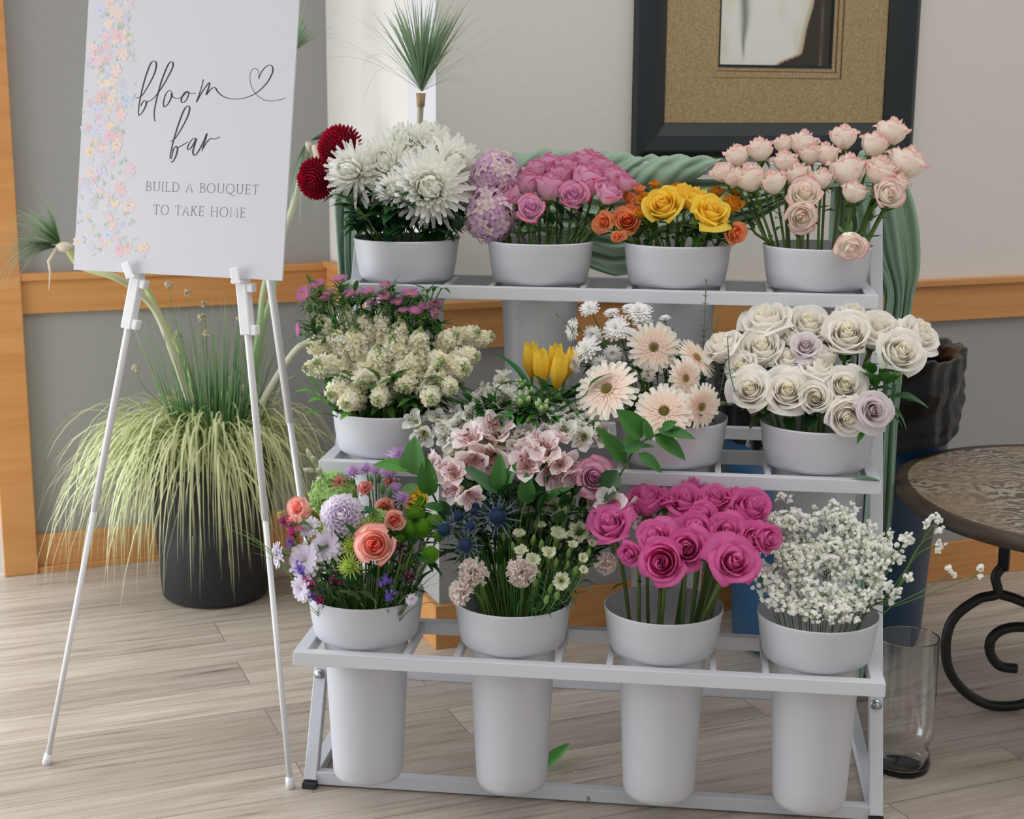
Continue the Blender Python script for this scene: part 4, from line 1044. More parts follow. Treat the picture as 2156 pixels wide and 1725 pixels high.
for (px, py, d, dy, f, lb) in ((1042, 362, 100, -.01, (-.1, .6), 'upper'), (1030, 452, 118, -.03, (-.4, 0), 'lower'), (1012, 400, 70, .0, (-.5, .3), 'middle')):
    P = at_rack(px, py, ROWY[2] + dy)
    plant('hydrangea', 'flower', 'lilac hydrangea head beside the mauve roses, the %s of three' % lb, 'lilac hydrangeas', (2, 1), P, RV(f[0], -.7, f[1]), d / 2 / ppm(P), [('bloom', cached('lilac_hydrangea', lambda: hydrangea(4, HC), m_petal), 1.08, 0)], stem_r=.0035, leaves=(3, .09, .05, DARKG, .6, .85), stemtail=.5)
# middle left: stock and asters
ST = [(688, 700, 62), (735, 684, 62), (688, 770, 66, (-.4, .3)), (748, 730, 66), (805, 690, 58), (832, 742, 66), (765, 800, 62, (0, .0)), (712, 822, 60, (-.3, -.1)), (852, 806, 62, (.1, -.1)), (882, 728, 60), (925, 765, 64, (.3, .3)), (950, 715, 58, (.45, .5)), (990, 705, 50, (.7, .35)), (1020, 712, 42, (.8, .3)), (968, 775, 62, (.5, .2)), (905, 832, 60, (.2, -.1)), (945, 815, 50, (.4, .0)), (795, 765, 62), (668, 735, 44, (-.6, .4)), (715, 728, 60), (772, 690, 56), (662, 775, 46, (-.6, .1)), (735, 845, 56, (-.1, -.1)), (845, 705, 54), (872, 770, 60), (800, 835, 56, (0, -.1)), (915, 795, 56), (990, 750, 46, (.7, .2))]
place((1, 0), ST, 'stock', 'flower', 'cream stock on the middle shelf', 'cream stock spike', 'the middle left bucket', lambda q: [('bloom', cached('stock_%d' % (v := random.randrange(3)), lambda: stock(v), m_petal), 1.40, 0)],
      leaves=(5, .06, .02, S(86, 122, 54), .5, .8), stem_r=.0033, stem_c=(S(110, 140, 60), S(130, 156, 80)), stemtail=1.2, y0=-.11, y1=.05, up=.3, cam_=.35)
AS = [(715, 590, 36), (669, 600, 32), (641, 620, 36, (-.4, .4)), (694, 618, 26), (733, 622, 30), (753, 618, 22), (812, 626, 36), (838, 638, 34), (863, 620, 40), (814, 602, 30), (896, 646, 28), (919, 640, 26), (631, 694, 34, (-.9, .0)), (875, 656, 30), (778, 614, 28), (684, 630, 24), (915, 660, 24, (.6, .2)), (785, 640, 26), (850, 655, 24)]
def asf(q):
    v = random.randrange(2)
    if ('as', v) not in UNITP: UNITP[('as', v)] = aster(v)
    a, d = UNITP[('as', v)]
    return [('bloom', cached('aster_%d' % v, lambda: a, m_petal), 1.25, 0), ('flower_centre', cached('aster_disc_%d' % v, lambda: d, m_petal), 1.25, 0), ('bracts', cached('bracts_%d' % v, lambda: bracts(v), m_leaf), 1.5, -.25)]
place((1, 0), AS, 'aster', 'flower', 'pink asters on the middle shelf', 'pink yellow-eyed aster', 'the middle left bucket', asf, leaves=(16, .05, .013, S(62, 112, 46), .6, .98), stem_r=.0020, y0=.0, y1=.08, up=.5, cam_=.7, stemtail=.6)
# leafy side shoots
def shoots(name, label, bucket, items, group=None):
    root = None
    for k, (px, py, dy, d, L, W, c) in enumerate(items):
        P = at_rack(px, py, ROWY[bucket[0]] + dy)
        if root is None:
            cx, cy, zr = BINFO[bucket]; foot = RK(cx, cy, zr - .2); root = empty(name, foot, label, 'foliage', group)
            st_ = MB(); lf = MB()
        dd = RV(*d); st_.tube(bez(foot, RK(cx, cy, zr) * .5 + P * .5 if P.z > zr else RK(cx, cy, zr), P - dd.normalized() * .03, P, 8), .0016, 5, S(82, 120, 50))
        leaf(lf, P, dd, Vector((0, 0, 1)), L, W, c, rnd(.2, .8), wav=.05)
    st_.build('stem', m_stem, root); lf.build('foliage', m_leaf, root)
BG = S(96, 170, 60); MG = S(58, 116, 44); DG = S(40, 84, 38)
shoots('foliage_sprig', 'bright green lobed leaves at the left rim of the middle left bucket', (1, 0), [(672, 836, -.06, (-.5, -.4, .7), .055, .03, BG), (690, 850, -.09, (-.4, -.5, .6), .05, .026, BG), (680, 870, -.09, (-.7, -.4, .3), .04, .02, BG), (735, 872, -.12, (-.2, -.6, .2), .03, .02, BG), (668, 820, -.04, (-.4, 0, 1), .04, .02, BG), (700, 830, -.07, (-.2, -.3, 1), .045, .02, BG)])
# second middle bucket: tulips, white alstroemeria, green bell buds
TU = [(1118, 762, 38, (0, .93), .04), (1140, 778, 38, (0, .95), 0), (1170, 765, 36, (.05, .95), .03), (1176, 786, 38, (.15, .93), -.01), (1198, 770, 34, (.3, .9), .02)]
place((1, 1), TU, 'tulip', 'tulip', 'yellow tulips', 'closed yellow tulip', 'the second middle bucket', lambda q: [('bloom', cached('tulip_%d' % (v := random.randrange(2)), lambda: tulip(v), m_petal), 1.40, 0)], leaves=(4, .13, .024, S(58, 108, 52), .45, .7), stem_r=.0035, y0=0, y1=0, stem_c=(GREEN, S(120, 150, 60)), squash=1.45, stemtail=1.6)
AWc = (S(250, 250, 242), S(254, 254, 252), (S(110, 90, 70), 0), S(222, 226, 150)); APc = (S(254, 240, 240), S(254, 250, 246), (S(180, 80, 96), 1), S(250, 222, 206))
def alf(key, a, k=2):
    def f(q):
        mbk = '%s_cluster_%d' % (key, (v := random.randrange(3)))
        def make():
            R = random.Random(v * 7 + 1); out = MB()
            for j in range(k):
                sub = alstro(v * 10 + j, *a); an = j * 2 * PI / k + .4; nn = Vector((math.cos(an) * .55, math.sin(an) * .55, .8)).normalized(); R3 = frame_to(nn, R.uniform(0, 6)); Pp = Vector((math.cos(an) * .40, math.sin(an) * .40, R.uniform(-.15, .1)))
                out.add([Pp + R3 @ (Vector(w) * .88) for w in sub.v], sub.f, list(sub.c)); out.tube([Vector((0, 0, -.9)), Pp - nn * .35], .03, 4, S(96, 130, 60))
            return out
        return [('bloom', cached(mbk, make, m_petal), 1.22, 0)]
    return f
AW = [(884, 902, 66, (-.3, .2)), (950, 905, 76), (981, 880, 66), (1028, 832, 72), (1066, 838, 66), (1024, 868, 66), (1058, 798, 46), (1184, 884, 62), (1162, 878, 46), (1206, 915, 70), (1242, 918, 70, (.4, .2)), (1246, 888, 44), (1212, 862, 40), (962, 928, 56), (912, 878, 46), (1262, 902, 40), (1100, 880, 46), (1135, 892, 46), (1002, 900, 60), (1060, 900, 60), (1090, 915, 50), (1030, 920, 56), (925, 905, 46), (1220, 895, 60), (1045, 855, 60), (1085, 930, 60), (1130, 915, 60), (1160, 905, 56), (1000, 925, 56), (1058, 925, 56)]
place((1, 1), AW, 'alstroemeria', 'flower', 'white alstroemeria', 'white alstroemeria cluster', 'the second middle bucket', alf('white_alstroemeria', AWc), leaves=(3, .07, .02, MG, .55, .85), stem_r=.0024, y0=-.15, y1=-.02, stemtail=.9)
BB = [(1103, 858, 72), (1142, 868, 60), (1096, 822, 48), (1114, 834, 40)]
def budcl(q):
    def mk():
        out = MB()
        for j in range(5):
            a = j * 2.4; nn = Vector((math.cos(a) * .5, math.sin(a) * .5, 1)).normalized(); R3 = frame_to(nn, j); sub = bud(1, S(150, 186, 110), S(216, 226, 190)); out.add([nn * .5 + R3 @ (Vector(w) * .42) for w in sub.v], sub.f, list(sub.c))
        return out
    return [('bud', cached('bell_buds', mk, m_petal), 1.1, 0)]
place((1, 1), BB, 'bellflower_bud', 'flower', 'green bell buds', 'pale green pointed bud cluster', 'the second middle bucket', budcl, leaves=(2, .05, .018, BG, .75, .97), y0=-.12, y1=-.03, up=1.4)
# pink alstroemeria bouquet pushed in front, standing in the second bottom bucket
AP = [(1036, 936, 98, (-.1, .45)), (996, 948, 78, (-.3, .3)), (1106, 962, 78), (1140, 982, 88, (.05, .15)), (1168, 962, 76, (.3, .2)), (1162, 930, 60), (930, 985, 66, (-.6, .2)), (955, 992, 58), (974, 1038, 64, (-.2, -.2)), (1120, 928, 60), (912, 970, 40, (-.7, .3)), (1190, 990, 56, (.4, 0))]
AP = [(q[0], q[1], q[2] * 1.18) + tuple(q[3:]) for q in AP]
place((0, 1), AP, 'alstroemeria', 'flower', 'blush pink alstroemeria', 'blush pink alstroemeria cluster', 'the central bouquet', alf('pink_alstroemeria', APc), leaves=(5, .065, .02, S(48, 100, 42), .55, .85), stem_r=.0028, y0=.0, y1=.07, stemtail=.9)
MR = rose_parts('mauve_big_rose', (S(240, 202, 230), S(244, 206, 226), S(214, 60, 116)), e0=.80, sc=1.05, greenbase=S(250, 234, 230))
for (px, py, d, f, dy, lb) in ((1250, 1006, 92, (.15, .35), .05, 'large mauve rose facing forward beside the blush alstroemeria'), (1200, 985, 44, (-.1, .5), .09, 'small dusky pink rose behind the large mauve rose'), (1222, 1010, 50, (-.4, .2), .08, 'dusky red rose half hidden left of the large mauve rose')):
    P = at_rack(px, py, dy); pf = MR if d > 60 else rose_parts('dusky_rose', (S(170, 60, 84), S(176, 84, 96), S(190, 60, 80)), sc=1.0)
    plant('rose', 'rose', lb, None, (0, 1), P, RV(f[0], -.9, f[1]), d / 2 / ppm(P), pf((0, 0, 0, 0, 0, 2 if d > 60 else 0)), leaves=(4, .06, .03, DG, .7, .95), stem_r=.0032)
CRM = rose_parts('cream_rose', (S(240, 236, 210), S(244, 240, 222), S(246, 242, 226)), sc=1.0)
for k, (px, py, d, f) in enumerate(((965, 960, 74, (-.3, .6)), (1060, 918, 62, (0, .8)))):
    P = at_rack(px, py, .10); plant('rose', 'rose', 'cream rose tucked behind the blush alstroemeria, the %s one' % ('left' if k == 0 else 'right'), 'cream roses of the central bouquet', (0, 1), P, RV(f[0], -.8, f[1]), d / 2 / ppm(P), CRM((0, 0, 0, 0, 0, 1)), stem_r=.003)
# big leaves round the central bouquet
def branch(name, label, bucket, path, lvs, r=.0022, c=S(52, 92, 40)):
    cx, cy, zr = BINFO[bucket]; foot = RK(cx, cy, zr - .25); root = empty(name, foot, label, 'foliage')
    pts = [foot, RK(cx, cy, zr - .01)] + [at_rack(*q) for q in path]
    mb = MB(); mb.tube(cat_rom(pts, 6), r, 6, c); mb.build('stem', m_stem, root)
    mb = MB()
    for (px, py, yl, tx, ty, ty_l, W, col) in lvs:
        a = at_rack(px, py, yl); b_ = at_rack(tx, ty, ty_l); leaf(mb, a, b_ - a, RV(0, -.7, .7), (b_ - a).length, W, col, rnd(.1, .35))
    mb.build('foliage', m_leaf, root)
branch('ruscus_branch', 'glossy green ruscus branch reaching right across the gerbera bucket', (0, 1), [(1210, 1130, .04), (1285, 1035, .03), (1335, 948, .03), (1372, 920, .03), (1430, 900, .02)],
  [(1352, 922, .03, 1306, 862, .0, .05, MG), (1352, 935, .03, 1300, 938, .02, .045, MG), (1385, 905, .03, 1462, 915, .0, .028, MG), (1378, 915, .03, 1446, 958, .0, .034, MG), (1318, 975, .03, 1262, 900, .0, .034, MG), (1345, 955, .02, 1396, 990, .0, .026, MG), (1370, 928, .02, 1356, 880, .02, .02, MG), (1300, 990, .03, 1260, 1060, .02, .05, DG), (1340, 940, .03, 1374, 936, .01, .012, DG), (1395, 905, .02, 1420, 885, .01, .022, MG)])
branch('ruscus_branch', 'broad green leaf spray on the left of the blush alstroemeria', (0, 1), [(960, 1130, .06), (905, 1030, .04), (880, 1000, .04), (868, 980, .03)],
  [(868, 985, .03, 786, 975, .0, .032, S(78, 146, 50)), (872, 1000, .03, 868, 930, .0, .052, S(84, 138, 74)), (905, 1045, .03, 895, 968, .0, .042, MG), (880, 1020, .03, 828, 1048, .0, .024, S(96, 140, 84)), (925, 1060, .04, 950, 1100, .02, .03, DG), (935, 1072, .02, 892, 1062, .0, .022, MG), (915, 1090, .03, 870, 1085, .02, .02, MG), (830, 1046, .0, 850, 1068, .0, .014, MG)])
branch('leaf_spray', 'upright green leaves in the middle of the central bouquet', (0, 1), [(1060, 1130, .05), (1062, 1060, .04), (1055, 1020, .03)],
  [(1050, 1032, .02, 1050, 965, .0, .034, MG), (1048, 1040, .02, 984, 975, .0, .028, S(64, 110, 64)), (1058, 1035, .02, 1082, 975, .0, .026, MG), (1110, 1062, .02, 1108, 1000, .0, .038, MG), (1060, 1050, .04, 1030, 1000, .03, .024, DG), (1130, 1060, .02, 1194, 1016, .0, .018, MG), (1120, 1050, .03, 1150, 1000, .02, .024, DG), (1090, 1060, .03, 1080, 1010, .03, .03, DG), (1010, 1060, .03, 965, 1000, .03, .024, DG)])
# third middle bucket: gerberas, daisy mums, eucalyptus
GE = [(1376, 732, 114, (.1, .25), 0), (1280, 822, 146, (-.35, .62), -.01), (1398, 868, 128, (.0, .55), -.02), (1441, 797, 92, (.70, .2), 0), (1474, 856, 102, (.62, -.05), -.01), (1465, 755, 100, (.62, .70), .03)]
def gef(q):
    v = random.randrange(2)
    if ('ge', v) not in UNITP: UNITP[('ge', v)] = gerbera(v)
    a, d = UNITP[('ge', v)]
    return [('bloom', cached('gerbera_%d' % v, lambda: a, m_petal), 1, 0), ('flower_centre', cached('gerbera_disc_%d' % v, lambda: d, m_petal), 1, 0)]
place((1, 2), GE, 'gerbera', 'flower', 'peach gerberas', 'large pale peach gerbera', 'the third middle bucket', gef, stem_r=.0034, stem_c=(GREEN, S(120, 150, 76)), y0=-.12, y1=.0, stemtail=.08, leaves=(2, .05, .014, DG, .6, .8))
WD = [(1242, 652, 50, (-.3, .7)), (1209, 694, 54, (-.8, .1)), (1250, 702, 46, (-.2, -.3)), (1288, 662, 40), (1298, 694, 66, (-.3, .6)), (1344, 660, 66, (0, .85)), (1352, 682, 52), (1237, 742, 82, (-.5, .7)), (1213, 765, 50, (-.8, 0)), (1290, 742, 46, (0, -.3)), (1400, 672, 28), (1264, 764, 40, (-.1, -.2)), (1325, 706, 50), (1365, 790, 36, (0, -.3)), (1322, 650, 30)]
def wdf(q):
    v = random.randrange(3)
    if ('wd', v) not in UNITP: UNITP[('wd', v)] = daisy(v, S(248, 247, 240), S(254, 252, 252), 17, 4, .27, .82, S(210, 214, 150), .10, .25, .05, .05)
    a, d = UNITP[('wd', v)]
    return [('bloom', cached('white_daisy_%d' % v, lambda: a, m_petal), 1.08, 0), ('flower_centre', cached('white_daisy_disc_%d' % v, lambda: d, m_petal), 1, 0.1), ('bracts', cached('daisy_bracts', lambda: bracts(3, 12, .35), m_leaf), .9, .1)]
place((1, 2), WD, 'daisy_mum', 'flower', 'white daisy mums', 'white many-petalled daisy mum', 'the third middle bucket', wdf, stem_r=.0016, y0=-.02, y1=.09, stemtail=.1, leaves=(2, .035, .014, DG, .7, .9))
def eucalyptus(label, path, n, r, c, bucket=(1, 2)):
    cx, cy, zr = BINFO[bucket]; foot = RK(cx + .03, cy, zr - .25); root = empty('eucalyptus_sprig', foot, label, 'foliage')
    pts = cat_rom([foot, RK(cx + .06, cy + .03, zr)] + [at_rack(*q) for q in path], 8)
    mb = MB(); mb.tube(pts, .0011, 5, S(96, 112, 84)); mb.build('stem', m_stem, root)
    mb = MB(); k0 = 12; M_ = len(pts) - k0
    for i in range(n):
        t = i / (n - 1); q = pts[min(len(pts) - 1, k0 + int(t * (M_ - 1)))]; rr = r * (1 - .6 * t)
        for s in (-1, 1):
            a = i * 1.3; d = RV(s * math.cos(a * .4), s * math.sin(a) * .6, .12 + .3 * t); leaf(mb, q, d, Vector((0, 0, 1)), rr * 2, rr * 1.35, tuple(x * rnd(.8, 1.2) for x in c), .1)
    mb.build('foliage', m_leaf, root)
eucalyptus('tall thin eucalyptus sprig with small paired leaves in front of the top shelf', [(1478, 790, .30), (1482, 700, .30), (1487, 592, .28)], 17, .0105, S(92, 118, 92))
eucalyptus('round-leaved silver eucalyptus sprig hanging between gerberas and white roses', [(1545, 850, .20), (1536, 780, .14), (1532, 712, .12)], 9, .0125, S(136, 164, 144))
eucalyptus('short eucalyptus sprig leaning right behind the gerberas', [(1478, 790, .28), (1500, 710, .28), (1514, 668, .28)], 8, .009, S(84, 110, 78))
eucalyptus('small eucalyptus tip poking out left of the white daisy mums', [(1250, 760, .26), (1200, 690, .24), (1172, 664, .24)], 4, .007, S(84, 110, 78))
eucalyptus('dark eucalyptus foliage low on the right of the gerberas', [(1505, 860, .22), (1520, 810, .2), (1528, 760, .22)], 9, .011, S(60, 84, 66))
# middle right: white roses
WR = [(1614, 682, 108, (-.3, .65)), (1700, 686, 92, (0, .5)), (1795, 668, 84, (.1, .7)), (1783, 706, 92, (-.05, .35), -.03, 0), (1845, 698, 98, (.15, .6)), (1893, 742, 98, (.25, .25), -.02, 1), (1930, 708, 100, (.5, .5)), (1524, 732, 96, (-.5, .6)), (1603, 738, 86, (-.1, .5)), (1580, 822, 96, (-.2, .25), 0, 2), (1657, 826, 106, (0, .3), 0, 2), (1657, 762, 72, (0, .6)), (1720, 786, 82), (1716, 838, 64, (0, .1)), (1778, 812, 94, (.1, .25), 0, 2), (1782, 872, 84, (.1, -.35)), (1732, 752, 60), (1670, 716, 46), (1562, 772, 64, (-.4, .3)), (1742, 700, 50)]
place((1, 3), WR, 'rose', 'rose', 'white roses in the middle right bucket', 'creamy white rose', 'the middle right bucket', rose_parts('white_rose', (S(254, 250, 234), S(254, 251, 245), S(254, 252, 248)), op=(.15, .4, .62), n=32, sc=1.05), leaves=(3, .05, .026, S(52, 96, 42), .62, .92), stem_r=.0036, stem_c=(GREEN, S(110, 144, 62)), y0=-.11, y1=.09, up=.62, cam_=.22, lift=.22)
LR = rose_parts('lilac_white_rose', (S(226, 208, 212), S(240, 232, 234), S(242, 236, 238)), n=34, sc=1.0)
for (px, py, d, f, dy, lb) in ((1838, 864, 88, (.15, .2), -.13, 'pale lilac rose at the right rim of the middle right bucket'), (1695, 730, 72, (-.1, .75), .0, 'pale lilac rose in the centre of the white roses')):
    P = at_rack(px, py, ROWY[1] + dy); plant('rose', 'rose', lb, None, (1, 3), P, RV(f[0], -.9, f[1]), d / 2 / ppm(P), LR((0, 0, 0, 0, 0, 2)), stem_r=.0034)
shoots('foliage_sprig', 'dark rose leaves on the right of the white rose bucket', (1, 3), [(1872, 836, -.02, (.9, -.3, .12), .082, .048, S(58, 98, 64)), (1868, 810, -.03, (.1, -.5, .8), .07, .05, MG), (1840, 815, -.03, (-.25, -.4, .9), .075, .04, MG), (1868, 855, -.04, (.8, -.3, -.3), .06, .022, MG), (1835, 790, -.02, (-.1, -.2, .9), .05, .026, MG), (1870, 870, -.02, (.6, -.2, -.3), .04, .016, DG), (1828, 908, -.12, (-.7, -.5, -.1), .035, .018, MG), (1885, 770, -.02, (.3, -.2, -.9), .04, .03, S(150, 178, 140)), (1850, 850, -.05, (.3, -.3, .7), .05, .03, DG)])
mb = MB(); P = at_rack(1792, 1003, ROWY[1] - .118); P.z = SHZ[1] + .004; leaf(mb, P, RV(1, -.12, .02), Vector((0, 0, 1)), .066, .022, S(110, 144, 104), .12); tag(mb.build('fallen_leaf', m_leaf), 'single grey-green leaf lying on the right end of the middle shelf', 'leaf')
# bottom left: mixed bouquet
B = (0, 0); W0 = 'the bottom left bucket'
place(B, [(704, 1042, 100, (-.1, .7), .02), (802, 1096, 56, (.2, .3), .02)], 'hydrangea', 'flower', 'green hydrangeas', 'pale green hydrangea head', W0, lambda q: [('bloom', cached('green_hydrangea', lambda: hydrangea(8, [S(180, 214, 136), S(200, 226, 156), S(160, 200, 118)], eye=S(150, 180, 90)), m_petal), 1.08, 0)], stemtail=.5, y0=-.03, y1=.04)
place(B, [(722, 1088, 96, (.05, .45))], 'chrysanthemum', 'flower', None, 'lilac-white incurved chrysanthemum', W0, lambda q: [('bloom', cached('lilac_mum', lambda: mum_ball(2, S(228, 216, 234), S(253, 250, 254), 110, .46, .34, .5, .7, .9), m_petal), 1.1, 0)], stemtail=.5, y0=-.05)
def ldf(q):
    v = random.randrange(2)
    if ('ld', v) not in UNITP: UNITP[('ld', v)] = daisy(v + 9, S(236, 228, 244), S(248, 242, 252), 15, 2, .36, .84, S(200, 206, 130), .12, .2, -.05, .04)
    a, d = UNITP[('ld', v)]
    return [('bloom', cached('lilac_daisy_%d' % v, lambda: a, m_petal), 1.08, 0), ('flower_centre', cached('lilac_daisy_disc_%d' % v, lambda: d, m_petal), 1, .03), ('bracts', cached('daisy_bracts', lambda: bracts(3, 12, .35), m_leaf), .9, .1)]
place(B, [(690, 1150, 78, (-.1, .35)), (644, 1180, 84, (-.3, .35)), (588, 1168, 60, (-.8, .1)), (636, 1240, 62, (-.55, .0)), (654, 1112, 54, (-.4, .6)), (866, 1262, 30, (.5, -.2))], 'daisy', 'flower', 'lilac daisies', 'pale lilac daisy', W0, ldf, stem_r=.0018, stemtail=.1, y0=-.13, y1=-.06)
place(B, [(736, 1192, 60, (-.05, .2)), (768, 1112, 68, (.1, .7)), (740, 1150, 52, (0, .4)), (686, 1112, 56, (-.2, .8)), (592, 1085, 26, (-.7, .4))], 'spider_mum', 'flower', 'lime green mums', 'lime green spiky chrysanthemum', W0, lambda q: [('bloom', cached('lime_mum', lambda: mum_white(6, S(112, 160, 30), S(196, 220, 110), 90, .11), m_petal), .95, 0)], stem_r=.0022, stemtail=.3, y0=-.13, y1=-.03)
place(B, [(790, 1150, 84, (.05, .40), -.02)], 'rose', 'rose', None, 'large coral pink rose', W0, rose_parts('coral_rose', (S(252, 170, 150), S(254, 214, 200), S(242, 104, 116)), 1, (.10,), e0=.66, sc=1.05), stem_r=.0034, y0=-.12, squash=1.15)
place(B, [(808, 1070, 44, (.2, .3)), (830, 1096, 46, (.3, .1)), (632, 1072, 56, (-.4, .4)), (620, 1100, 40, (-.6, .1))], 'rose', 'rose', 'coral roses of the mixed bouquet', 'small coral pink rose', W0, rose_parts('coral_rose', (S(252, 170, 150), S(254, 214, 200), S(242, 104, 116)), 1, (.10,), e0=.66, sc=1.0), stem_r=.003, y0=-.06, y1=0)
place(B, [(768, 1027, 34, (-.1, .7)), (821, 1014, 26, (.1, .8)), (712, 1016, 34, (-.2, .8))], 'carnation', 'flower', 'pink carnations of the mixed bouquet', 'small salmon pink carnation', W0, lambda q: [('bloom', cached('pink_carn', lambda: carnation(3, S(240, 150, 140), S(250, 184, 172)), m_petal), 1.05, 0), ('calyx', cached('calyx', calyx, m_leaf), 1, 0)], stemtail=1.6, y0=.0, y1=.05, stem_r=.0016)
place(B, [(781, 1012, 22, (-.05, .95)), (797, 1006, 22, (.05, .95)), (805, 1030, 24, (.1, .9)), (820, 1036, 26, (.15, .9))], 'carnation_bud', 'flower', 'green buds of the mixed bouquet', 'closed green carnation bud', W0, lambda q: [('bud', cached('green_bud', lambda: bud(1, S(96, 136, 90)), m_leaf), 1.1, 0)], stem_r=.0014, y0=.0, y1=.03)
place(B, [(743, 996, 42, (0, .8)), (771, 988, 36, (0, .8)), (791, 993, 34), (820, 996, 52, (.2, .8)), (838, 963, 52, (.2, .7)), (846, 1050, 40, (.2, .5)), (833, 1030, 36)], 'button_mum', 'flower', 'purple mums of the mixed bouquet', 'purple button chrysanthemum', W0, lambda q: [('bloom', cached('purple_mum', lambda: mum_white(8, S(150, 90, 150), S(220, 186, 228), 80, .16, .6), m_petal), 1, 0)], stem_r=.0018, stemtail=.3, y0=.0, y1=.09)
place(B, [(872, 1056, 56, (.1, .7), .02)], 'rose', 'rose', None, 'yellow rose behind the green pompons', W0, rose_parts('yellow_rose', YE, sc=1.0), stem_r=.003, y0=.0)
place(B, [(880, 1060, 40), (874, 1083, 42), (863, 1116, 42), (890, 1113, 42), (914, 1100, 36), (906, 1168, 38), (848, 1130, 26), (925, 1128, 28)], 'pompon_mum', 'flower', 'green pompons', 'green button pompon', W0, lambda q: [('bloom', cached('green_pompon', lambda: mum_ball(7, S(92, 150, 30), S(166, 206, 84), 210, .16, .10, .82, .9, .7), m_petal), 1.05, 0)], stem_r=.0018, stemtail=.6, y0=-.08, y1=.02, cam_=1.2, leaves=(3, .04, .014, DG, .75, .95))
MAG = S(176, 40, 120); DM = S(120, 50, 84); PV = S(124, 96, 190)
for k, (px, py, d, c, dy, w) in enumerate([(596, 1095, 36, MAG, -.08, 'highest magenta'), (615, 1118, 42, MAG, -.09, 'second magenta'), (651, 1226, 38, MAG, -.12, 'low magenta'), (841, 1150, 34, DM, -.05, 'dusky plum, right of the coral rose'), (846, 1172, 28, DM, -.06, 'lower dusky plum, right of the coral rose'), (862, 1212, 44, DM, -.10, 'spreading plum, at the right'), (706, 1220, 44, DM, -.10, 'dark plum, among the stems'), (810, 1222, 42, PV, -.12, 'violet, under the coral rose'), (822, 1254, 34, PV, -.125, 'violet, at the right rim'), (629, 1200, 36, PV, -.12, 'violet, at the left'), (660, 1256, 26, PV, -.125, 'violet, at the left rim'), (612, 1140, 28, PV, -.09, 'violet, behind the lilac daisies'), (672, 1262, 30, MAG, -.115, 'crimson, on the left rim')]):
    P = at_rack(px, py, dy); col = {0: 0}; key = 'clump_%d_%d' % (hash(c) % 1000, k % 2)
    plant('waxflower_sprig', 'flower', '%s sprig of tiny blossoms in the mixed bouquet' % w, 'tiny filler blossoms', B, P, facing(B, P), d / 2 / ppm(P), [('bloom', cached(key, lambda: clump(k, c), m_petal), 1.1, 0)], stem_r=.0012, leaves=(3, .03, .006, DG, .7, .95))
place(B, [(651, 955, 20, (-.2, .8)), (660, 965, 18, (0, .5)), (672, 990, 22, (0, .4)), (650, 990, 22, (-.5, .3)), (672, 1008, 20, (.2, .2)), (822, 1190, 20, (0, .8))], 'stock_bud', 'flower', 'white bud sprigs', 'pale green-white round bud', W0, lambda q: [('bud', cached('pale_bud', lambda: bud(1, S(196, 206, 170), S(238, 232, 226)), m_petal), 1.2, 0)], stem_r=.0014, y0=-.06, y1=.0, stem_c=(GREEN, S(150, 172, 120)))
shoots('foliage_sprig', 'broad dark leaves within the mixed bouquet', B, [(760, 1270, -.118, (-.5, -.1, .9), .05, .03, S(104, 124, 84)), (790, 1275, -.115, (-.3, -.1, 1), .045, .04, S(96, 118, 78)), (745, 1085, -.03, (1, -.2, .5), .055, .045, S(44, 100, 52)), (655, 1110, -.07, (-.7, -.2, .5), .06, .03, S(52, 112, 44)), (700, 1255, -.115, (-.4, -.3, .6), .05, .03, DG), (735, 1240, -.11, (0, -.3, .8), .05, .03, DG), (770, 1230, -.10, (.1, 0, 1), .05, .03, DG), (840, 1250, -.10, (.5, -.2, .8), .06, .02, DG), (690, 1200, -.09, (-.3, 0, 1), .05, .03, DG), (860, 1190, -.06, (.4, 0, 1), .06, .02, DG), (820, 1200, -.07, (.2, 0, 1), .06, .02, DG), (900, 1140, -.03, (.6, 0, .8), .06, .02, DG)])
def grassy(label, bucket, items, col, name='grass_blades'):
    cx, cy, zr = BINFO[bucket]; foot = RK(cx, cy, zr - .15); root = empty(name, foot, label, 'foliage')
    mb = MB()
    for (px, py, y_, tx, ty, ty_y) in items:
        a = at_rack(px, py, y_); b_ = at_rack(tx, ty, ty_y); r0 = RK(cx, cy, zr - .10) * .6 + Vector((a.x, a.y, zr - .10)) * .4
        lim = Vector((a.x, a.y, 0)) - RK(cx, cy, 0); 
        blade(mb, bez(r0, r0 + (a - r0) * .9, a + (b_ - a) * .35 + Vector((0, 0, .02)), b_, 12), .0055, col, mixc(col, S(140, 170, 90), .5), .4)
    mb.build('blades', m_leaf, root)
grassy('long thin grass blades sticking out left of the mixed bouquet over the easel leg', B, [(600, 1165, -.08, 438, 1102, -.10), (600, 1175, -.08, 470, 1098, -.12), (598, 1178, -.08, 500, 1140, -.12), (600, 1160, -.07, 545, 1075, -.10), (604, 1190, -.08, 520, 1165, -.12), (606, 1170, -.07, 480, 1118, -.06), (640, 1262, -.11, 592, 1285, -.13), (640, 1256, -.11, 588, 1262, -.13)], S(62, 118, 50))
grassy('arching green grass blades on the right of the mixed bouquet', B, [(880, 1215, -.09, 925, 1165, -.11), (850, 1235, -.1, 960, 1130, -.12), (860, 1200, -.1, 870, 1150, -.12), (840, 1210, -.1, 852, 1148, -.12), (835, 1225, -.1, 880, 1152, -.12), (875, 1230, -.11, 975, 1190, -.13), (870, 1248, -.11, 978, 1302, -.16), (860, 1250, -.11, 940, 1230, -.14), (830, 1240, -.1, 850, 1180, -.12), (880, 1200, -.06, 905, 1130, -.08), (872, 1235, -.1, 940, 1150, -.1)], S(70, 112, 56))
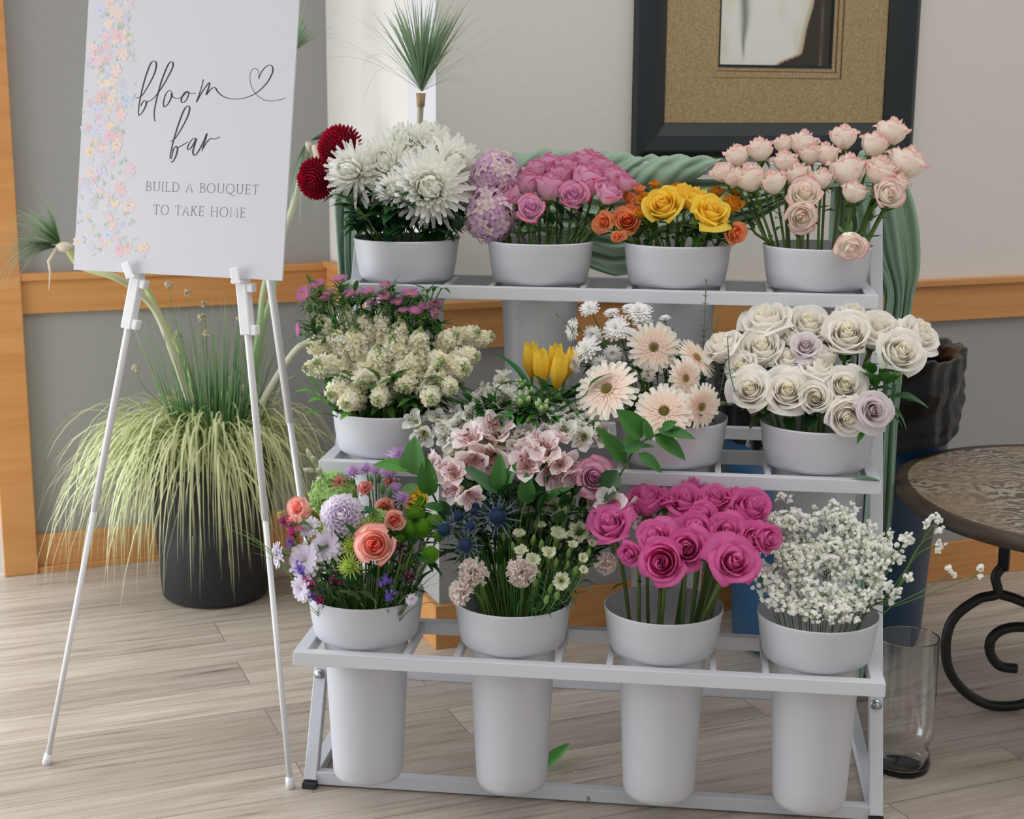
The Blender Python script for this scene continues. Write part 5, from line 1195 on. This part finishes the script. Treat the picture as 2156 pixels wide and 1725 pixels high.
# bottom second: thistles, carnations
B = (0, 1); W0 = 'the second bottom bucket'
def thf(q):
    if 'th' not in UNITP: UNITP['th'] = thistle(2)
    a, b_ = UNITP['th']
    return [('flower_cone', cached('thistle_cone', lambda: a, m_petal), 1, 0), ('bracts', cached('thistle_bracts', lambda: b_, m_leaf), 1, 0)]
place(B, [(966, 1088, 48), (936, 1116, 60, (-.5, .2)), (980, 1148, 62, (-.1, .2)), (1047, 1088, 78, (.1, .35)), (1002, 1070, 46), (990, 1110, 44), (1000, 1078, 40)], 'sea_holly', 'flower', 'blue thistles', 'dark blue spiky thistle', W0, thf, stem_r=.0022, stemtail=.4, y0=-.09, y1=.0, leaves=(6, .045, .014, S(44, 80, 48), .6, .95))
place(B, [(994, 1206, 60, (-.1, .35)), (1098, 1206, 60, (0, .2)), (968, 1248, 52, (-.5, .2))], 'carnation', 'flower', 'blush carnations', 'blush frilly carnation', W0, lambda q: [('bloom', cached('blush_carn_%d' % (v := random.randrange(2)), lambda: carnation(v, S(252, 232, 224), S(254, 246, 240)), m_petal), 1.12, 0), ('calyx', cached('calyx', calyx, m_leaf), .8, 0)], stemtail=1.3, y0=-.135, y1=-.115, stem_r=.0022)
P = at_rack(1277, 1187, -.03); plant('carnation', 'flower', 'blush frilly carnation leaning out below the hot pink rose on the left', None, B, P, RV(.6, -.8, .1), 23 / ppm(P), [('bloom', CACHE['blush_carn_0'] if 'blush_carn_0' in CACHE else CACHE['blush_carn_1'], 1.12, 0), ('calyx', CACHE['calyx'], .8, 0)], stem_r=.0022)
MC = [(1112, 1080, 34), (1142, 1080, 28), (1168, 1071, 50, (-.1, .5)), (1190, 1086, 32), (1244, 1078, 28), (1214, 1088, 22), (1093, 1127, 32), (1175, 1130, 46), (1219, 1120, 52, (.1, .3)), (1096, 1164, 36), (1122, 1184, 40), (1156, 1168, 38), (1182, 1224, 46, (.1, .3)), (1226, 1178, 28), (1246, 1146, 24), (1228, 1203, 24), (1242, 1062, 22), (1072, 1078, 26), (1205, 1150, 26), (1140, 1108, 24)]
place(B, MC, 'mini_carnation', 'flower', 'pale green mini carnations', 'small pale green carnation', W0, lambda q: [('bloom', cached('mini_carn_%d' % (v := random.randrange(3)), lambda: small_carn(v, S(216, 224, 170), S(244, 247, 222)), m_petal), 1.32, 0), ('calyx', cached('calyx', calyx, m_leaf), 1, 0)], stemtail=1.7, y0=-.12, y1=.07, stem_r=.0014, stem_c=(S(70, 108, 60), S(110, 146, 90)), leaves=(4, .05, .005, S(70, 112, 62), .5, .95))
MBD = [(1140, 1148, 22), (1123, 1137, 20), (1159, 1240, 22), (1173, 1254, 22), (1151, 1262, 22), (1126, 1225, 20), (1198, 1164, 20), (1212, 1202, 20), (1060, 1130, 18), (1080, 1150, 18), (1170, 1185, 20), (1135, 1210, 18), (1195, 1190, 18), (1260, 1130, 18), (1205, 1110, 18), (1128, 1105, 18), (1240, 1165, 20), (1186, 1110, 20)]
place(B, MBD, 'carnation_bud', 'flower', 'green carnation buds', 'closed light green bud', W0, lambda q: [('bud', cached('light_bud', lambda: bud(1, S(128, 162, 86)), m_leaf), 1.25, 0)], stem_r=.0013, y0=-.125, y1=.03, up=1.0, stem_c=(S(70, 108, 60), S(100, 140, 80)), leaves=(4, .05, .005, S(64, 104, 58), .5, .95))
shoots('foliage_sprig', 'dense dark foliage under the central bouquet', B, [(rnd(965, 1240), rnd(1035, 1200), rnd(.0, .10), (rnd(-.6, .6), rnd(-.4, .1), rnd(.3, 1)), .06, .02, tuple(x * rnd(.7, 1.1) for x in DG)) for _ in range(120)])
def filler(name, label, bucket, n, x0, x1, y0, y1, d0, d1, L, W, c):
    shoots(name, label, bucket, [(rnd(x0, x1), rnd(y0, y1), rnd(d0, d1), (rnd(-.7, .7), rnd(-.6, .1), rnd(.2, 1)), L, W, tuple(x * rnd(.7, 1.25) for x in c)) for _ in range(n)])
filler('leafy_filler', 'dark green leaves packed between the mixed bouquet stems', (0, 0), 70, 675, 880, 1120, 1262, -.09, .07, .055, .022, DG)
filler('leafy_filler', 'green leaves packed under the cream stock', (1, 0), 60, 720, 915, 800, 868, -.09, .07, .055, .026, S(70, 118, 50))
filler('leafy_filler', 'green feathery leaves packed behind the cream stock under the pink asters', (1, 0), 90, 650, 930, 610, 720, .02, .10, .045, .012, S(66, 118, 48))
filler('leafy_filler', 'dark leaves packed between the gerbera stems', (1, 2), 50, 1310, 1510, 740, 885, .02, .09, .05, .022, S(46, 76, 44))
filler('leafy_filler', 'rose leaves packed under the yellow roses', (2, 2), 30, 1335, 1530, 470, 512, -.08, .06, .05, .024, S(54, 92, 44))
filler('leafy_filler', 'dark leaves packed under the white and crimson mums', (2, 0), 60, 745, 965, 430, 495, -.08, .08, .07, .034, S(36, 76, 36))
filler('leafy_filler', 'strap leaves packed around the tulips and white alstroemeria', (1, 1), 50, 960, 1260, 820, 930, -.10, .06, .06, .02, S(56, 110, 50))
filler('leafy_filler', 'rose leaves packed under the mauve roses', (2, 1), 22, 1085, 1280, 445, 490, -.02, .08, .04, .018, S(50, 84, 42))
# bottom third: hot pink roses
HP = (S(238, 156, 206), S(230, 124, 184), S(220, 90, 158))
B3 = [(1284, 1106, 92, (-.2, .5), 0, 2), (1358, 1054, 66, (-.1, .8), 0, 0), (1444, 1056, 84, (-.1, .6), 0, 2), (1506, 1052, 72, (0, .6)), (1458, 1024, 48, (0, .9), .02, 0), (1549, 1044, 48), (1578, 1074, 76, (.3, .5)), (1478, 1092, 58, (0, .45)), (1470, 1118, 66, (0, .4)), (1529, 1120, 78, (.1, .35)), (1584, 1132, 66, (.35, .2)), (1380, 1134, 80, (-.2, .4), 0, 2), (1446, 1156, 82, (0, .2)), (1394, 1184, 82, (-.1, .05), -.01, 0), (1546, 1184, 104, (.15, .3), -.01, 2), (1400, 1048, 54), (1614, 1134, 52, (.6, 0)), (1270, 1074, 38, (-.4, .6), .03), (1325, 1166, 46, (-.3, -.3), .02)]
place((0, 2), B3, 'rose', 'rose', 'hot pink roses', 'hot pink rose', 'the third bottom bucket', rose_parts('hot_pink_rose', HP, op=(.2, .5, .8), n=20, e0=.8, sc=1.22), leaves=(1, .03, .012, GREEN, .6, .8), stem_r=.0036, stem_c=(S(56, 84, 36), S(96, 124, 52)), y0=-.12, y1=.09, up=.62, cam_=.22, lift=.22)
P = at_rack(1305, 1068, .03); plant('alstroemeria', 'flower', 'single white alstroemeria between the mauve rose and the hot pink roses', None, (0, 1), P, RV(.3, -.9, .1), 44 / ppm(P), alf('white_alstroemeria', AWc)(0), stem_r=.002)
# bottom right: baby's breath
random.seed(23)
def florets(mb, P, s, R):
    for k in range(3):
        nn = rdir(); x = nn.orthogonal().normalized(); y = nn.cross(x); n = 6
        vs = [P]; 
        for j in range(n):
            a = 2 * PI * j / n; q = s * R.uniform(.75, 1.15); vs.append(P + (x * math.cos(a) + y * math.sin(a)) * q + nn * s * R.uniform(-.15, .6))
        mb.add(vs, [(0, 1 + j, 1 + (j + 1) % n) for j in range(n)], S(254, 254, 250))
def spray(px, py, dy, rad, n, label, path=None):
    cx, cy, zr = BINFO[(0, 3)]; C_ = at_rack(px, py, dy); R = random.Random(int(px * 7 + py)); s = rad / ppm(C_)
    ax = RK(cx, cy, zr); foot = RK(cx, cy, zr - .25)
    od = Vector((C_.x - ax.x, C_.y - ax.y, 0)); k = min(1, .09 / max(od.length, 1e-4)); rimp = ax + od * k
    root = empty('gypsophila_spray', foot, label, 'flower', "baby's breath sprays"); st_ = MB(); fl = MB(); g0, g1 = S(92, 122, 60), S(140, 160, 100)
    mids = [at_rack(*q) for q in path] if path else []
    main = cat_rom([foot, rimp] + mids + [C_], 8); st_.tube(main, .0011, 4, g0)
    nb = max(3, n // 9)
    for b_ in range(nb):
        d = rdir(); d.z = abs(d.z) * .6 + (.1 if n > 20 else d.z); hub = C_ + Vector((d.x, d.y, d.z)) * s * R.uniform(.2, .95)
        src = main[int(len(main) * R.uniform(.82, .99)) - 1]; 
        st_.tube([src, src * .5 + hub * .5 + rdir() * s * .08, hub], .0006, 3, g0)
        for j in range(n // nb):
            q = hub + rdir() * s * R.uniform(.12, .36); st_.tube([hub, hub * .4 + q * .6 + rdir() * s * .03, q], .00035, 3, g1, cap=False)
            florets(fl, q, .0056 * R.uniform(.5, 1.1), R)
    st_.build('stem', m_stem, root); o = fl.build('blossoms', m_petal, root, smooth=False); o['kind'] = 'stuff'
SPR = []
rg = random.Random(5)
pts_ = [(1640, 1110), (1690, 1115), (1740, 1105), (1790, 1120), (1640, 1165), (1600, 1215), (1625, 1245), (1670, 1200), (1710, 1160), (1750, 1150), (1800, 1170), (1840, 1150), (1700, 1240), (1740, 1200), (1790, 1220), (1835, 1210), (1660, 1280), (1710, 1295), (1760, 1260), (1800, 1280), (1840, 1250), (1755, 1305), (1635, 1105), (1770, 1100), (1860, 1180), (1685, 1175), (1725, 1270)]
for k, (px, py) in enumerate(sorted(pts_, key=lambda q: (q[1] // 60, q[0]))):
    dy = .07 - .16 * (py - 1100) / 205; spray(px, py, dy, 54, 110, "dense white baby's breath spray in the bottom right bucket, one of the packed mass")
spray(1965, 1105, .0, 34, 22, "baby's breath spray reaching highest in front of the table edge", [(1880, 1260, -.02), (1925, 1170, .0)])
spray(1985, 1120, .0, 26, 12, "small baby's breath tip in front of the table top", [(1880, 1250, -.02), (1935, 1150, .0)])
spray(1905, 1140, .0, 36, 34, "baby's breath spray just right of the stand's corner post", [(1860, 1220, -.02)])
spray(1970, 1150, .0, 30, 16, "baby's breath spray under the edge of the table", [(1870, 1250, -.02), (1930, 1170, 0)])
spray(2005, 1205, -.02, 22, 14, "baby's breath spray low in front of the wooden baseboard", [(1890, 1270, -.04), (1960, 1235, -.03)])
spray(2062, 1212, -.03, 18, 16, "baby's breath tip reaching farthest right towards the iron scroll", [(1890, 1275, -.04), (1990, 1238, -.04)])
spray(1905, 1215, -.04, 22, 12, "baby's breath spray between the corner post and the glass vase", [(1870, 1260, -.04)])
spray(1885, 1265, -.06, 22, 12, "lowest baby's breath spray above the glass vase", [(1862, 1290, -.06)])
spray(1650, 1060, .10, 34, 26, "greenish baby's breath spray behind the hot pink roses", [(1690, 1180, .06)])

# ------------------------------------------------------------------ potted grasses behind the easel
random.seed(41)
pc = Vector((-.905, 4.36, 0)); pz = .43
pp = empty('potted_plant', pc, 'large black pot of drooping striped grass, rushes and tufted palm branches behind the easel', 'plant')
m_blk = mat('black_plastic_pot', S(38, 40, 44), rough=.5, bump=(20, .1, .003))
mb = MB(); mb.lathe([(0, .004), (.150, .004), (.160, .014), (.172, .2), (.186, pz - .03), (.196, pz - .028), (.197, pz), (.188, pz), (.182, pz - .05), (.0, pz - .05)], T_at(pc), 56); mb.build('pot', m_blk, pp)
mb = MB(); g0, g1, g2 = S(118, 134, 78), S(226, 230, 184), S(186, 196, 128)
for k in range(860):
    a = rnd(0, 2 * PI); r0 = rnd(.02, .15); base = pc + Vector((math.cos(a) * r0, math.sin(a) * r0, pz - .04)); a2 = a + rnd(-.4, .4)
    if rnd(0, 1) < .30: a2 = rnd(2.4, 4.1)         # the clump leans to the left
    hd = Vector((math.cos(a2), math.sin(a2), 0)); R_ = rnd(.16, .38) * (1.12 if hd.x < -.2 else .85); up = rnd(.08, .26); dr = rnd(.05, .46)
    if hd.y > .3: R_ = min(R_, .26)
    if hd.y < -.3 and abs(hd.x) < .75: dr *= .75; R_ *= .85
    t_ = base + hd * R_ + Vector((0, 0, up - .1 - dr)); t_.z = max(t_.z, .06)
    c = mixc(g2, g1, random.random())
    jj = rdir() * .05; kk = rdir() * .06; t_ = t_ + Vector((kk.x, kk.y * .5, 0)); pts = bez(base, base + hd * R_ * .25 + Vector((0, 0, up + .05)) + jj, base + hd * R_ * rnd(.75, 1.05) + Vector((0, 0, up)) + kk, t_, 9); blade(mb, pts, rnd(.0055, .0085), c, mixc(c, g1, .6), .3)
mb.build('drooping_grass', m_leaf, pp)
mb = MB()
for k in range(260):
    a = rnd(0, 2 * PI); r0 = rnd(0, .10); base = pc + Vector((.02 + math.cos(a) * r0, math.sin(a) * r0, pz - .03)); tilt = rnd(0, .42); L = rnd(.22, .52)
    d = Vector((math.cos(a) * tilt, math.sin(a) * tilt, 1)).normalized(); e_ = base + d * L
    c = mixc(S(46, 120, 44), S(120, 160, 96), random.random()); mb.tube([base, base + d * L * .5 + rdir() * .006, e_ + rdir() * .012], [.0022, .0019, .0006], 4, [c, c, mixc(c, S(186, 200, 170), .5)])
mb.build('upright_rushes', m_leaf, pp)
for (px, py) in ((355, 600), (395, 617), (425, 668), (435, 702), (505, 668), (362, 733), (285, 775), (430, 640), (525, 705), (375, 705)):
    P = at_y(px, py, 4.28 + rnd(-.05, .05)); mb = MB(); c = S(190, 168, 120)
    mb.tube(bez(pc + Vector((0, 0, pz)), pc + Vector((0, 0, pz + .1)), P - Vector((0, 0, .1)), P, 8), .0012, 4, S(110, 140, 80))
    for k in range(26): d = rdir(); mb.tube([P, P + d * .013], [.0032, .001], 3, mixc(c, S(232, 226, 204), random.random()))
    mb.build('seed_head', m_leaf, pp)
def tuft(par, P, d, n, L, spread, c, w=.0042, droop=.5):
    mb = MB(); d = Vector(d).normalized()
    for k in range(n):
        dd = (d + rdir() * spread).normalized(); l = L * rnd(.55, 1.15); e_ = P + dd * l - Vector((0, 0, droop * l * rnd(.2, 1)))
        cc = mixc(c, S(150, 172, 140), random.random() * .6); blade(mb, bez(P, P + dd * l * .35, P + dd * l * .75, e_, 9), w * rnd(.6, 1.2), cc, mixc(cc, S(176, 190, 170), .6), .4)
    mb.build('leaf_tuft', m_leaf, par)
def limb(path, r0, r1, c0, c1):
    P = cat_rom([at_y(*q) for q in path], 8); mb = MB(); N = len(P); mb.tube(P, [r0 + (r1 - r0) * i / (N - 1) for i in range(N)], 8, [mixc(c0, c1, i / (N - 1)) for i in range(N)])
    return mb.build('branch', mat('pale_stem', rough=.6, vcol=True), pp), P[-1]
pale = S(206, 204, 182); ygr = S(176, 184, 120); grn = S(130, 176, 110)
l1, e1 = limb([(400, 850, 4.3), (370, 760, 4.25), (330, 660, 4.2), (288, 612, 4.15), (240, 583, 4.1), (170, 560, 4.1), (140, 520, 4.1)], .011, .009, pale, ygr)
tuft(l1, at_y(128, 515, 4.1), (-.65, .1, .5), 110, .19, .62, S(96, 140, 60), .0045, .55)
tuft(l1, at_y(120, 520, 4.1), (-.9, -.1, .0), 60, .16, .35, S(150, 172, 150), .004, .9)
mb = MB(); mb.ball(at_y(135, 520, 4.1), .018, S(216, 204, 184), 8, 6, (1.4, 1, .8)); mb.tube([at_y(120, 522, 4.09), at_y(103, 550, 4.09), at_y(106, 575, 4.09), at_y(103, 612, 4.09)], [.005, .006, .003, .001], 6, S(216, 200, 176)); mb.build('aerial_root', m_vc, l1)
l2, e2 = limb([(410, 850, 4.35), (395, 770, 4.38), (350, 690, 4.4), (315, 620, 4.4), (285, 560, 4.4), (250, 450, 4.4), (215, 330, 4.4), (200, 250, 4.4)], .009, .008, ygr, grn)
tuft(l2, at_y(200, 262, 4.4), (-.4, 0, .3), 24, .12, .6, S(150, 172, 150), .003, .6)
l3, e3 = limb([(520, 850, 4.35), (545, 700, 4.35), (560, 590, 4.35), (615, 440, 4.32), (650, 300, 4.3)], .010, .009, grn, pale)
tuft(l3, at_y(655, 296, 4.3), (.9, .1, .35), 46, .13, .28, S(84, 134, 118), .004, .5)
tuft(l3, at_y(645, 300, 4.3), (-.1, 0, -.6), 46, .15, .4, S(92, 130, 100), .004, .9)
mb = MB(); mb.tube([at_y(662, 305, 4.3), at_y(668, 345, 4.3), at_y(665, 385, 4.3)], [.011, .007, .002], 6, S(220, 206, 180)); mb.build('aerial_root', m_vc, l3)
l4, e4 = limb([(530, 850, 4.38), (552, 700, 4.38), (585, 560, 4.38), (605, 300, 4.38), (618, 120, 4.38)], .009, .008, grn, pale)
tuft(l4, at_y(618, 110, 4.38), (.25, 0, .6), 60, .17, .55, S(84, 128, 70), .004, .6)
l5, e5 = limb([(550, 850, 4.3), (585, 790, 4.3), (625, 735, 4.3), (662, 712, 4.3), (740, 640, 4.1), (830, 500, 3.86), (874, 360, 3.74), (886, 200, 3.66)], .010, .0085, pale, pale)
tuft(l5, at_y(888, 192, 3.66), (.02, -.1, 1), 150, .23, .52, S(74, 128, 74), .0056, .2)
tuft(l5, at_y(888, 192, 3.66), (.05, -.2, .7), 70, .34, .85, S(110, 140, 110), .0018, .7)
mb = MB(); mb.tube([at_y(886, 225, 3.66), at_y(886, 196, 3.66)], [.009, .012], 8, S(176, 150, 116)); mb.build('leaf_sheath', m_vc, l5)

# ------------------------------------------------------------------ things on the floor
def fl(px, py, z=0):
    d = ray(px, py); return CAM + d * ((z - CAMH) / d.z)
mb = MB(); a = fl(1140, 1625); b_ = fl(1196, 1588); a.z = .004; b_.z = .03; leaf(mb, a, b_ - a, Vector((0, 0, 1)), (b_ - a).length * 1.05, .035, S(88, 160, 76), .05); tag(mb.build('fallen_leaf', m_leaf), 'bright green leaf tip on the floor between two bottom buckets', 'leaf')
for k, (px, py, w) in enumerate(((1207, 1629, 'uppermost'), (1236, 1641, 'middle'), (1262, 1654, 'lowest'))):
    a = fl(px, py); a.z = .0025; mb = MB(); leaf(mb, a, (rnd(.4, 1), rnd(-.4, .4), .02), Vector((0, 0, 1)), .016, .006, S(244, 242, 238), .1); tag(mb.build('fallen_petal', m_petal), 'tiny white petal on the planks in front of the stand, the %s of three' % w, 'petal', 'fallen petals')
for o in list(bpy.data.objects):
    if '_o' in o.keys(): del o['_o']
